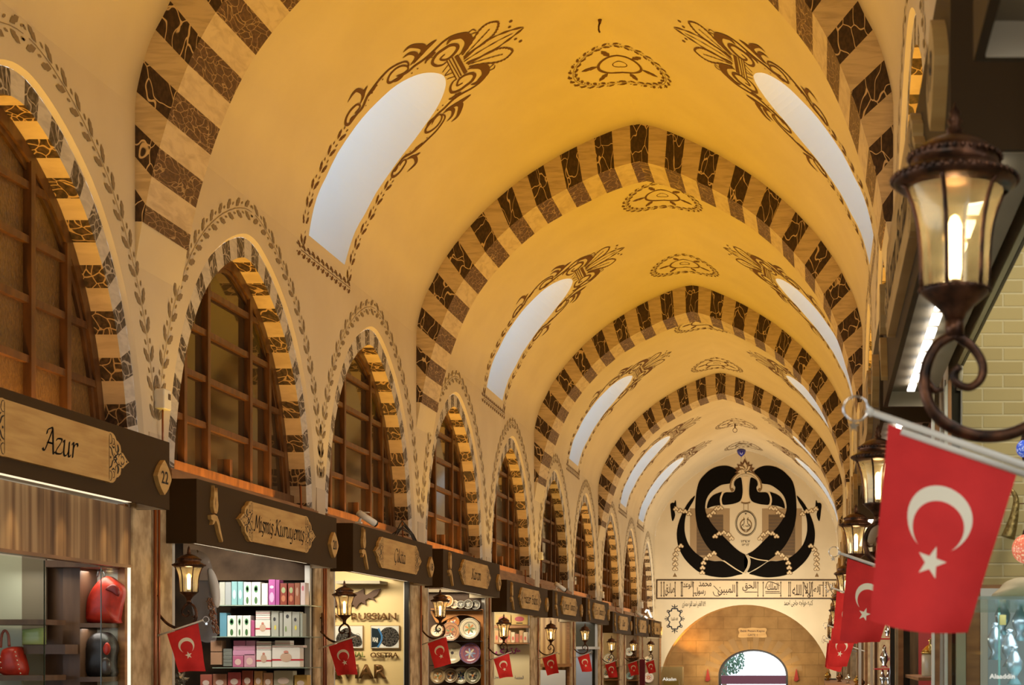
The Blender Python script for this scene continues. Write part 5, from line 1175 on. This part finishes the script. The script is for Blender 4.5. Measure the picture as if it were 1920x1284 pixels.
def plate(x, y, r, D_, cols, lab, tilt=.12, style=0, grp='painted ceramic plates'):
    X, Z = px(x, y, D_); R = r*D_/2900; t = thing('painted_plate', lab, 'plate', (X, D_, Z), grp); t.rotation_euler.x = -tilt
    q = MB(); q.lathe([(0, .0), (R*.55, .0), (R*.66, -.010), (R*.97, -.022), (R, -.020), (R*.97, -.012), (R*.6, .010), (0, .012)], n=32, axis='y'); q.f = [f[::-1] for f in q.f]; q.build('plate_body', plain('glaze '+str(cols[0]), cols[0], .15), t)
    q = MB(); dep = lambda rr_: -.002 if rr_ < .56*R else -.002-.020*(rr_-.56*R)/(.44*R)*1.05
    fn = lambda u, v: (u, dep(math.hypot(u, v))-.0015, v)
    q.i = 0; q.strip([(R*.62*math.cos(k*.2094), R*.62*math.sin(k*.2094)) for k in range(30)], R*.07, fn, True)
    q.strip([(R*.93*math.cos(k*.2094), R*.93*math.sin(k*.2094)) for k in range(30)], R*.05, fn, True)
    m_ = 14
    for k in range(m_):
        a_ = 2*math.pi*k/m_; q.i = 1+(k % 2); q.leaf((R*.70*math.cos(a_), R*.70*math.sin(a_)), a_, R*.2, R*.13, fn)
    for k in range(7):
        a_ = 2*math.pi*k/7+.3*style; q.i = 1+(k+style) % 2; q.leaf((R*.05*math.cos(a_), R*.05*math.sin(a_)), a_, R*.48, R*.20, lambda u, v: (u, -.004, v))
    q.i = 3; q.poly([(R*.15*math.cos(k), -.006, R*.15*math.sin(k)) for k in (0,1,2,3,4,5,6)])
    q.build('painted_pattern', [plain('p'+str(c), c, .3) for c in cols[1:5]], t); return t
CR, BL, OR, GN, DK = (.62,.55,.40), (.03,.06,.25), (.55,.22,.06), (.16,.24,.12), (.05,.04,.05)
for (x,y,r,c,lab,dd) in [(610,750,101,(CR,DK,GN,OR,(.3,.25,.1)),'large cream plate with scalloped green rim, upper right of the arch cabinet',0),(430,780,92,((.5,.26,.14),DK,(.3,.12,.08),GN,OR),'large terracotta plate on the upper shelf beside the lantern',.05),(455,690,62,(OR,DK,(.4,.1,.05),CR,BL),'orange plate peeking above the terracotta plate',.12),(300,770,58,(CR,OR,DK,GN,BL),'cream and orange plate half behind the lantern',0),
  (615,985,102,((.30,.12,.16),BL,(.25,.32,.5),CR,(.5,.5,.6)),'purple and blue plate with peacock pattern at the centre right',0),(445,980,105,(CR,CR,CR,(.5,.44,.3),DK),'plain cream plate with a line figure beside the flag',.06),(310,1200,75,((.42,.3,.16),DK,OR,CR,GN),'orange leaf plate at the lower left of the cabinet',0),(432,1195,70,((.22,.16,.10),CR,DK,OR,CR),'dark brown spoked plate on the lower shelf',.03),(530,1195,80,(CR,GN,BL,(.1,.25,.3),CR),'cream and teal bird plate on the lower shelf',.06),(640,1195,80,((.2,.2,.14),CR,DK,CR,OR),'plate with orange square centre at the lower right',0),
  (400,490,58,(OR,CR,DK,CR,GN),'orange rimmed plate on top of the cabinet at the left',0),(467,520,42,(CR,OR,DK,GN,OR),'small cream bowl plate on top of the cabinet',.03),(528,522,38,((.12,.12,.11),CR,DK,CR,DK),'small dark plate on top of the cabinet, left of three',0),(598,520,46,((.16,.15,.13),CR,DK,CR,DK),'small dark plate on top of the cabinet, middle of three',.04),(668,525,48,((.22,.21,.18),DK,CR,DK,CR),'grey plate on top of the cabinet, right of three',.08)]:
    p = z6(x, y); plate(p[0], p[1], r/5.056, D-.12+dd*.9-.05, c, lab)
# --- shop numbered 14: menu boards and cream wall with script
D = 28.62; z7 = lambda x, y: (900+x/6.294, 1080+y/6.294)
for i, (x0, x1, bc) in enumerate([(190, 368, (.45,.14,.10)), (378, 566, (.42,.05,.08))]):
    a = px(*z7((x0+x1)/2, 512), D); t = thing('menu_board', 'yellow illustrated menu board, %s of the pair' % ('left', 'right')[i], 'sign', (a[0], D-.05, a[1])); s = D/2900/6.294; w_, h_ = (x1-x0)/2*s, 60*s
    q = MB(); q.box(-w_, 0, -h_, w_, .03, h_); q.build('board', plain('ochre board', (.52,.34,.08), .4), t)
    q = MB(); q.poly([(w_*.6*math.cos(k*.52), -.003, h_*.5*math.sin(k*.52)+h_*.1) for k in range(12)]); q.build('printed_food', plain('red print %d' % i, bc, .5), t)
    q = MB(); q.box(-w_*.4, -.004, -h_*.8, w_*.4, -.001, -h_*.62); q.build('printed_bar', DARK, t)
q = MB(); a, b = px(*z7(160, 800), D-.3), px(*z7(565, 785), D-.3); q.box(a[0], D-.3, a[1], b[0], D, b[1]); tag(q.build('wooden_shelf', WOOD2), 'brown wooden shelf just above the cream script wall', 'shelf')
q = MB(); a, b = px(*z7(160, 612), D-.2), px(*z7(565, 580), D-.2); q.box(a[0], D-.2, a[1], b[0], D, b[1]); tag(q.build('wooden_shelf', WOOD2), 'brown wooden beam shelf just below the yellow menu boards', 'shelf')
for i in range(8):
    x0 = 175+48*i; product(*z7(x0, 640+20*(i%3)), *z7(x0+44, 783), [(.50,.30,.15),(.62,.50,.34),(.42,.16,.10)][i % 3], 'packet %s on the wooden shelf under the menu boards' % ['leftmost','second from left','third from left','fourth from left','fourth from right','third from right','second from right','rightmost'][i], D=D-.25, name='packet', cat='packet', grp='packets under the menu boards', logo=[(0,.4,.6,.2,(.5,.12,.08))])
q = MB(); a, b = px(*z7(150, 1400), D-.02), px(*z7(585, 800), D-.02); q.box(a[0], D-.02, a[1], b[0], D-.01, b[1]); pan = q.build('cream_panel', plain('cream painted panel', (.70,.60,.38), .5)); tag(pan, 'cream wall panel with magenta and blue script behind a small flag', 'panel')
MGT = plain('magenta script', (.50,.05,.30), .5); o_ = px(*z7(335, 905), D); fit_text(shape('هنري'), 300*D/2900/6.294, 120*D/2900/6.294, MGT, 'script_sign', pan, (o_[0], D-.03, o_[1]), (1,0,0), (0,0,1), .02)
o_ = px(*z7(465, 1192), D); fit_text(shape('المفضة'), 105*D/2900/6.294, 40*D/2900/6.294, plain('navy script', (.03,.04,.14), .5), 'script_sign', pan, (o_[0], D-.03, o_[1]), (1,0,0), (0,0,1))
o_ = px(*z7(200, 1192), D); fit_text(shape('المل'), 75*D/2900/6.294, 36*D/2900/6.294, plain('navy script', (.03,.04,.14), .5), 'script_sign', pan, (o_[0], D-.03, o_[1]), (1,0,0), (0,0,1))
# --- far shops
D = 33.3; q = MB(); pbox(q, 1012, 1244, 1071, 1250, D-.15, .14); tag(q.build('window_sill', WOOD2), 'brown sill under the fluted golden panel', 'sill')
q = MB(); pbox(q, 1012, 1256, 1060, 1300, D-.1, .04); tag(q.build('white_curtain', plain('white curtain', (.62,.64,.66), .7)), 'white half curtain below the fluted golden panel', 'curtain')
D = 37.5; q = MB(); pbox(q, 1080, 1217.5, 1110, 1300, D-.12, .04); tag(q.build('glass_reflection', plain('bluish reflection tint', (.55,.62,.72), .12)), 'bluish white painted reflection on the glass behind the sixth left flag', 'panel')  # white-blue reflections on the dark shop glass, painted as a pale panel
q = MB(); pbox(q, 1080, 1212, 1122, 1217, D-.3, .3); tag(q.build('counter_canopy', plain('chalky canopy', (.55,.5,.42), .5)), 'pale canopy edge above the bluish glass panel', 'canopy')
for j, (xa, ya, r, Dd, lab) in enumerate([(1142, 1236, 11, 41.45, 'large cream plate left of the seventh small flag'), (1137, 1262, 10, 41.45, 'lower plate behind the seventh small flag'), (1180, 1222, 8, 46.05, 'white patterned plate beside the eighth small lantern'), (1181, 1267, 7, 46.05, 'teal plate behind the eighth small flag'), (1215, 1238, 8, 52.69, 'pale round plate under the last left lantern'), (1216, 1270, 10, 52.69, 'large white plate with red motif beside the last left flag')]):
    plate(xa, ya, r, Dd, [(CR,DK,OR,GN,BL),(CR,OR,DK,GN,OR),((.7,.68,.6),DK,GN,OR,BL),((.25,.4,.4),CR,BL,GN,OR),(CR,OR,DK,GN,BL),((.7,.66,.6),(.5,.1,.1),(.5,.1,.1),OR,CR)][j], lab, grp='plates in the far shops')
for j, (y, xa, xb, Dd) in enumerate([(1249, 1132, 1162, 41.4), (1274, 1132, 1162, 41.4), (1231, 1174, 1199, 46.0), (1275, 1174, 1199, 46.0)]):
    q = MB(); pbox(q, xa, y, xb, y+1.5, Dd-.3, .47); tag(q.build('plank_shelf', WOOD2), 'thin wooden shelf, %s' % ['upper one in the seventh left shop','lower one in the seventh left shop','upper one in the eighth left shop','lower one in the eighth left shop'][j], 'shelf')
q = MB(); pbox(q, 1199, 1236, 1209, 1330, 43.2, .1); tag(q.build('maroon_cloth', plain('maroon cloth', (.16,.015,.04), .8)), 'maroon cloth hanging under a white pipe near the far left flags', 'cloth')
q = MB(); p = pz(1204, 1200, 44.5); 
q.tube([pz(1210, 1148, 47.6), pz(1212, 1143, 47.6), pz(1216, 1144, 47.6), pz(1222, 1158, 47.6)], .030, 8); q.tube([pz(1209, 1155, 47.6), pz(1214, 1159, 47.6)], .03, 8)
tag(q.build('bracket_lamp', plain('bright white enamel', (.9,.9,.9), .4, emit=(1,1,1), es=.6)), 'bright white bent bracket lamp at the last left signs', 'lamp')
t = thing('display_case', 'glass display case with white lettering at the foot of the left end of the arch', 'case', (pz(1260, 1284, 50).x, 50, .3)); q = MB(); a, b = px(1238, 1310, 50), px(1279, 1250, 50); q.box(a[0]-t.location.x, 0, a[1]-.3, b[0]-t.location.x, .6, b[1]-.3); q.build('case_glass', plain('hazy case glass', (.50,.44,.22), .15, alpha=.45), t)
q = MB(); a, b = px(1244, 1310, 50), px(1272, 1276, 50); q.box(a[0]-t.location.x, .1, a[1]-.3, b[0]-t.location.x, .5, b[1]-.3); q.build('yellow_goods', plain('yellow goods', (.7,.5,.04), .4), t)
o_ = px(1255, 1273, 49.98); fit_text('Akalın', 26*50/2900, 6*50/2900, plain('white lettering', (.9,.88,.8), .4, emit=(1,1,.9), es=.6), 'case_text', t, (o_[0]-t.location.x, -.03, o_[1]-.3), (1,0,0), (0,0,1), .02)
q = MB(); pbox(q, 1546, 1272, 1568, 1300, 50, .5); tag(q.build('dark_board', plain('dark board', (.06,.04,.03), .5)), 'small dark board at the right foot of the stone arch', 'board')
# ---------------------------------------------------------------- right side shops
BRICK = mat('buff painted brick', (.5, .42, .24), .8)
def _br():
    m = BRICK; t = N(m, 'ShaderNodeTexCoord'); sp = N(m, 'ShaderNodeSeparateXYZ'); cb = N(m, 'ShaderNodeCombineXYZ'); L(m, t.outputs['Object'], sp.inputs[0]); L(m, sp.outputs[0], cb.inputs[0]); L(m, sp.outputs[2], cb.inputs[1])
    br = N(m, 'ShaderNodeTexBrick'); L(m, cb.outputs[0], br.inputs[0]); br.inputs['Scale'].default_value = 1; br.inputs['Brick Width'].default_value = .20; br.inputs['Row Height'].default_value = .066; br.inputs['Mortar Size'].default_value = .006; br.inputs['Mortar Smooth'].default_value = .6
    br.inputs['Color1'].default_value = (.52,.40,.17,1); br.inputs['Color2'].default_value = (.46,.35,.145,1); br.inputs['Mortar'].default_value = (.60,.50,.27,1); L(m, br.outputs[0], base(m))
    b = N(m, 'ShaderNodeBump'); b.inputs['Strength'].default_value = .5; b.inputs['Distance'].default_value = .006; b.invert = True; L(m, br.outputs['Fac'], b.inputs['Height']); L(m, b.outputs[0], m.node_tree.nodes['Principled BSDF'].inputs['Normal'])
_br()
RD = [3.3, 7.55, 11.75, 16.0, 20.3, 24.5, 28.8, 33.0, 37.3, 41.5, 45.8, 50]
RM = [BRICK, BRICK, plain('red lined shelving', (.28,.02,.02), .5), STONE, plain('warm shelf back', (.30,.18,.08), .6)]
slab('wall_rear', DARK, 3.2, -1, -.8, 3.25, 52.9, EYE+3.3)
for i, D in enumerate(RD):
    h = 1.42 if i < 3 else max(.8, 1.30-.08*(i-2))
    slab('wall_partition', RM[i] if i < 4 else RM[3+i % 2], .70 if i < 3 else .62, D, -.8, 3.2, D+.12, EYE+3.2)
    if i: slab('trim_%d' % (130+i), plain('shop soffit', (.34,.29,.19), .6), .57, RD[i-1]+.1, EYE+h, .70, D+.1, EYE+h+.05)
    slab('trim_%d' % (150+i), STONE, .60, D+.02, -.8, .70, D+.34, EYE+RSIGN[min(i, 11)][2]+.4)
q = MB(); q.box(.690, 3.5, EYE+1.40, .702, 7.5, EYE+1.425); struct(q.build('trim_170', plain('black edge strip', (.015,.012,.01), .4)))
q = MB(); q.box(.668, 3.5, EYE+1.402, .688, 7.5, EYE+1.43); struct(q.build('trim_171', plain('pale edge strip', (.62,.55,.38), .4)))
q = MB(); q.tube([(.675, 7.35, EYE+1.37), (.678, 7.4, EYE+1.33), (.672, 7.42, EYE+1.27)], .012, 8); tag(q.build('pipe_elbow', plain('pale pipe', (.7,.64,.5), .3)), 'short pale pipe elbow above the right door posts', 'pipe')
for j, (x0, x1, y0, m_) in enumerate([(1747.5,1752.5,755,plain('bright steel post', (.75,.72,.62), .3)),(1753,1762,770,WOOD2),(1763,1768.5,770,plain('bright steel post', (.75,.72,.62), .3)),(1771,1777,712,plain('bright steel post', (.75,.72,.62), .3)),(1777.5,1784,712,noisy('orange brown post', (.35,.15,.05), (.5,.25,.1), 4, .4)),(1785,1801,695,plain('black glossy post', (.02,.017,.012), .15)),(1801.5,1804.5,700,plain('grey post', (.25,.22,.17), .4))]):
    q = MB(); pbox(q, x0, y0, x1, 1500, 7.40+.02*(j % 3), .05); struct(q.build('trim_%d' % (172+j), m_))
area('shop_light', (1.25, 6.1, EYE+1.9), .6, 1.2, 13, (1,.86,.56), (math.radians(30), 0, 0))
for D in (10.4, 14.8, 19): area('shop_light', (1.2, D, EYE+1.15), .6, .8, 22, (1,.84,.58), (math.radians(25), 0, 0))
def globe(x, y, r, D_, c1, c2, lab, es):
    a = px(x, y, D_); R = r*D_/2900; t = thing('mosaic_lamp', lab, 'lamp', (a[0], D_, a[1]), 'mosaic glass lamps')
    m_ = mat('mosaic '+lab[:12], c1, .2); v = coords(m_, (1,1,1)); vo = N(m_, 'ShaderNodeTexVoronoi'); vo.inputs['Scale'].default_value = 90; L(m_, v, vo.inputs[0]); rc = ramp(m_, vo.outputs['Distance'], [(.15, c2), (.5, c1)]); L(m_, rc, base(m_)); b_ = m_.node_tree.nodes['Principled BSDF']; L(m_, rc, b_.inputs['Emission Color']); b_.inputs['Emission Strength'].default_value = es
    q = MB(); q.lathe([(R*math.sin(k*math.pi/14), R*math.cos(k*math.pi/14)) for k in range(15)], n=24); q.build('glass_globe', m_, t)
    q = MB(); q.lathe([(.004, R+.14), (.004, R+.03), (.016, R+.015), (.02, R-.004)], n=10); q.lathe([(.014,-R-.0),(.010,-R-.02),(0,-R-.035)], n=10); q.build('lamp_cap', IRON, t)
globe(1922, 841, 17, 6.8, (.04,.10,.62), (.5,.6,.9), 'blue mosaic glass ball lamp at the right edge', .35)
globe(1925, 1029, 28, 6.8, (.62,.14,.08), (.9,.6,.35), 'red and orange mosaic glass ball lamp at the right edge', .7)
q = MB(); HP = smooth([(1884,915),(1897,919),(1905,935),(1903,960),(1897,985),(1890,1008)], 4); q.tube([(px(x, y, 7.42)[0], 7.42, px(x, y, 7.42)[1]) for x, y in HP], [.007+.030*(k/len(HP))**1.5 for k in range(len(HP))], 12)
tag(q.build('powder_horn', noisy('engraved brass', (.20,.13,.04), (.38,.28,.10), 60, .35, bump=.6, metal=.7)), 'curved engraved brass powder horn on the buff brick wall', 'horn')
q = MB(); q.tube([(px(1903, 944, 7.45)[0], 7.45, px(1903, 944, 7.45)[1]), (px(1930, 944, 7.45)[0], 7.45, px(1930, 944, 7.45)[1])], .003, 5); tag(q.build('wall_wire', IRON), 'thin wire bracket holding the horn to the brick wall', 'wire')
t = thing('framed_mirror', 'brown wooden frame with a beaded silver inner frame under the brick wall', 'picture', (.95, 7.40, EYE)); 
def rel(nm, m_, x0, y0, x1, y1, y_, dp):
    a, b = px(x0, y1, 7.40), px(x1, y0, 7.40); q = MB(); q.box(a[0]-.95, y_, a[1]-EYE, b[0]-.95, y_+dp, b[1]-EYE); return q.build(nm, m_, t)
rel('wooden_frame', WOOD2, 1812, 1096, 2010, 1560, 0, .05); rel('silver_border', plain('beaded silver', (.6,.57,.5), .4), 1838, 1103, 1995, 1540, -.01, .03); rel('mirror_glass', plain('pale blue mirror', (.42,.50,.56), .15), 1852, 1118, 1985, 1530, -.013, .02)
t = thing('glass_showcase', 'greenish glass showcase with silver trinkets at the lower right corner', 'case', (.95, 6.0, EYE-.5))
def srel(nm, m_, *b): q = MB(); q.box(b[0]-.95, b[1]-6.0, b[2]-EYE+.5, b[3]-.95, b[4]-6.0, b[5]-EYE+.5); return q.build(nm, m_, t)
srel('glass_top', plain('green glass edge plate', (.45,.60,.52), .1, alpha=.55), .52, 5.3, EYE+.19, 1.6, 6.9, EYE+.202); srel('front_pane', GLASS, .56, 5.35, EYE-1.2, .568, 6.85, EYE+.19); srel('side_pane', GLASS, .568, 5.35, EYE-1.2, 1.6, 5.358, EYE+.19)
srel('corner_post', plain('aqua glass edge', (.25,.45,.42), .15), .72, 6.2, EYE-1.2, .728, 6.21, EYE+.19); srel('glass_shelf', plain('aqua glass edge', (.25,.45,.42), .15), .6, 5.5, EYE-.16, 1.6, 6.8, EYE-.152)
srel('clip', plain('brass clip', (.55,.42,.15), .3, metal=.6), .72, 6.15, EYE+.12, .745, 6.17, EYE+.16)
for j, (x, y, D_) in enumerate([(1866,1205,6.4),(1893,1218,6.3),(1912,1170,6.5),(1880,1160,6.6),(1902,1250,6.2)]):
    a = px(x, y, D_); q = MB(); q.lathe([(.0,-.07),(.03,-.07),(.012,-.04),(.03,-.01),(.034,.02),(.018,.05),(.010,.07),(.016,.08),(0,.085)], (a[0], D_, a[1]), 14)
    tag(q.build('silver_vase', plain('pale blue silver', (.55,.62,.72), .2, metal=.6)), 'small silver vase inside the glass showcase, %s' % ['leftmost','second from left','highest at right','behind the clip','lowest'][j], 'vase', 'silver vases in the showcase')
o_ = px(1882, 1268, 5.3); fit_text('Alaaddin', 48*5.3/2900, 9*5.3/2900, plain('white lettering', (.9,.88,.8), .4), 'case_text', t, (o_[0]-.95, 5.345-6.0, o_[1]-EYE+.5), (1,0,0), (0,0,1), .02)
q = MB(); P = [px(x, y, 6.4) for x, y in smooth([(1868,1119),(1880,1100),(1892,1088),(1915,1082),(1950,1086),(1965,1119)], 4, True)]; blob(q, P, 6.3, .2); tag(q.build('cloth_bag', plain('beige cloth', (.56,.45,.28), .85)), 'beige cloth bundle lying on the glass showcase', 'bag')
area('case_light', (1.0, 6.0, EYE+.17), .6, .8, 5, (.8,.92,1))
# red shelving, canister and other goods glimpsed between the right flags
D = 11.7
for j, y in enumerate((1196, 1253)): q = MB(); pbox(q, 1640, y, 1672, y+2.5, 11.4, .3); tag(q.build('red_shelf', plain('red shelf', (.42,.02,.02), .4)), 'red shelf behind the big flags, %s' % ('upper', 'lower')[j], 'shelf')
for j, (x, y, s) in enumerate([(1658, 1251, 1.0), (1664, 1194, .6), (1655, 1284, .7), (1666, 1284, .7)]):
    a = px(x, y, 11.5); q = MB(); q.lathe([(0,0),(.03*s,0),(.015*s,.02*s),(.035*s,.06*s),(.030*s,.09*s),(.012*s,.13*s),(.016*s,.15*s),(0,.17*s)], (a[0], 11.5, a[1]), 12); q.tube([(a[0]+.03*s, 11.5, a[1]+.05*s), (a[0]+.05*s, 11.5, a[1]+.09*s), (a[0]+.055*s, 11.5, a[1]+.12*s)], .006*s, 5)
    tag(q.build('silver_ewer', CHROME), 'small silver ewer on the red shelves, %s' % ['tallest on the middle shelf','on the upper shelf','left one at the bottom','right one at the bottom'][j], 'ewer', 'silver ewers on the red shelves')
for j, (x0, x1, m_) in enumerate([(1669,1678,plain('black glossy post', (.02,.017,.012), .15)),(1679,1684,STONE),(1684.5,1694,WOOD2),(1694,1706,plain('black glossy post', (.02,.017,.012), .15)),(1706,1722,noisy('rough timber', (.25,.15,.07), (.12,.07,.035), 8, .8, (3,3,.4)))]):
    q = MB(); pbox(q, x0, 1150, x1, 1500, 10.2+.05*j, .06); struct(q.build('trim_%d' % (185+j), m_))
t = thing('brass_lid_canister', 'cream ceramic canister with brass dome lid below the biggest flag', 'canister', (px(1744, 1268, 9.0)[0], 9.0, px(1744, 1268, 9.0)[1]))
q = MB(); q.lathe([(0,0),(.046,0),(.05,.01),(.05,.12),(.046,.13),(0,.13)], n=24); q.build('canister_body', plain('cream glaze', (.62,.52,.34), .25), t)
q = MB(); q.lathe([(.052,.13),(.052,.14),(.045,.155),(.025,.175),(.008,.185),(.006,.20),(.012,.21),(0,.222)], n=24); q.build('brass_lid', plain('polished brass', (.60,.38,.10), .2, metal=.9), t)
q = MB(); pbox(q, 1722, 1270, 1764, 1276, 8.95, 1.4); tag(q.build('wooden_ledge', WOOD2), 'wooden ledge under the brass lidded canister', 'ledge')
q = MB(); pbox(q, 1757, 1180, 1775, 1500, 8.3, .1); struct(q.build('trim_192', STONE)); q = MB(); pbox(q, 1778, 1130, 1792, 1500, 7.9, .06); struct(q.build('trim_193', WOOD)); q = MB(); pbox(q, 1794, 1130, 1811, 1500, 7.3, .06); struct(q.build('trim_194', plain('grey green post', (.30,.30,.20), .5)))
for j, (x, y) in enumerate([(1552, 1276), (1574, 1280), (1590, 1270), (1606, 1282), (1616, 1268), (1632, 1278), (1642, 1262)]):
    D_ = 22-j*1.2; a = (px(x, y, D_)[0], EYE-.36); s = D_/2900*8; a = (a[0], a[1]+s*1.0-.02*0); q = MB(); q.lathe([(0,-s),(s*.6,-s),(s*.25,-s*.6),(s*.8,0),(s*.7,s*.5),(s*.2,s*.9),(s*.3,s*1.1),(0,s*1.2)], (a[0], D_, a[1]), 12); tag(q.build('brass_pot', plain(['polished brass','old copper','pale tin'][j % 3], [(.60,.38,.10),(.25,.12,.06),(.6,.58,.5)][j % 3], .25, metal=.9)), 'small %s pot at the foot of the right flags, %s' % (['brass','copper','tin'][j % 3], ['leftmost','second','third','fourth','fifth','sixth','rightmost'][j]), 'pot', 'metal pots below the right flags')
for j, (x, D_) in enumerate([(1610, 15.2), (1622, 15.0), (1632, 14.8), (1640, 14.5)]): q = MB(); pbox(q, x, 1190+j*4, x+5, 1500, D_, .1); struct(q.build('trim_%d' % (200+j), [ALU, WOOD2, plain('cream post', (.6,.52,.38), .5), WOOD][j]))

q = MB(); q.box(.08, 14.4, EYE-.42, .56, 22.4, EYE-.36); q.box(.5, 14.4, -.4, .55, 22.4, EYE-.42); tag(q.build('goods_counter', WOOD2), 'wooden counter top under the metal pots at the foot of the right flags', 'counter')
q = MB(); q.tube([(px(372, 1036, 14.6)[0], 14.58, px(372, 1036, 14.6)[1]), (px(372, 1036, 14.6)[0], 14.58, EYE+.99)], .006, 5); q.build('hanging_cord', plain('string', (.3,.2,.1), .8), bpy.data.objects['nut_string_bag']).location = -bpy.data.objects['nut_string_bag'].location
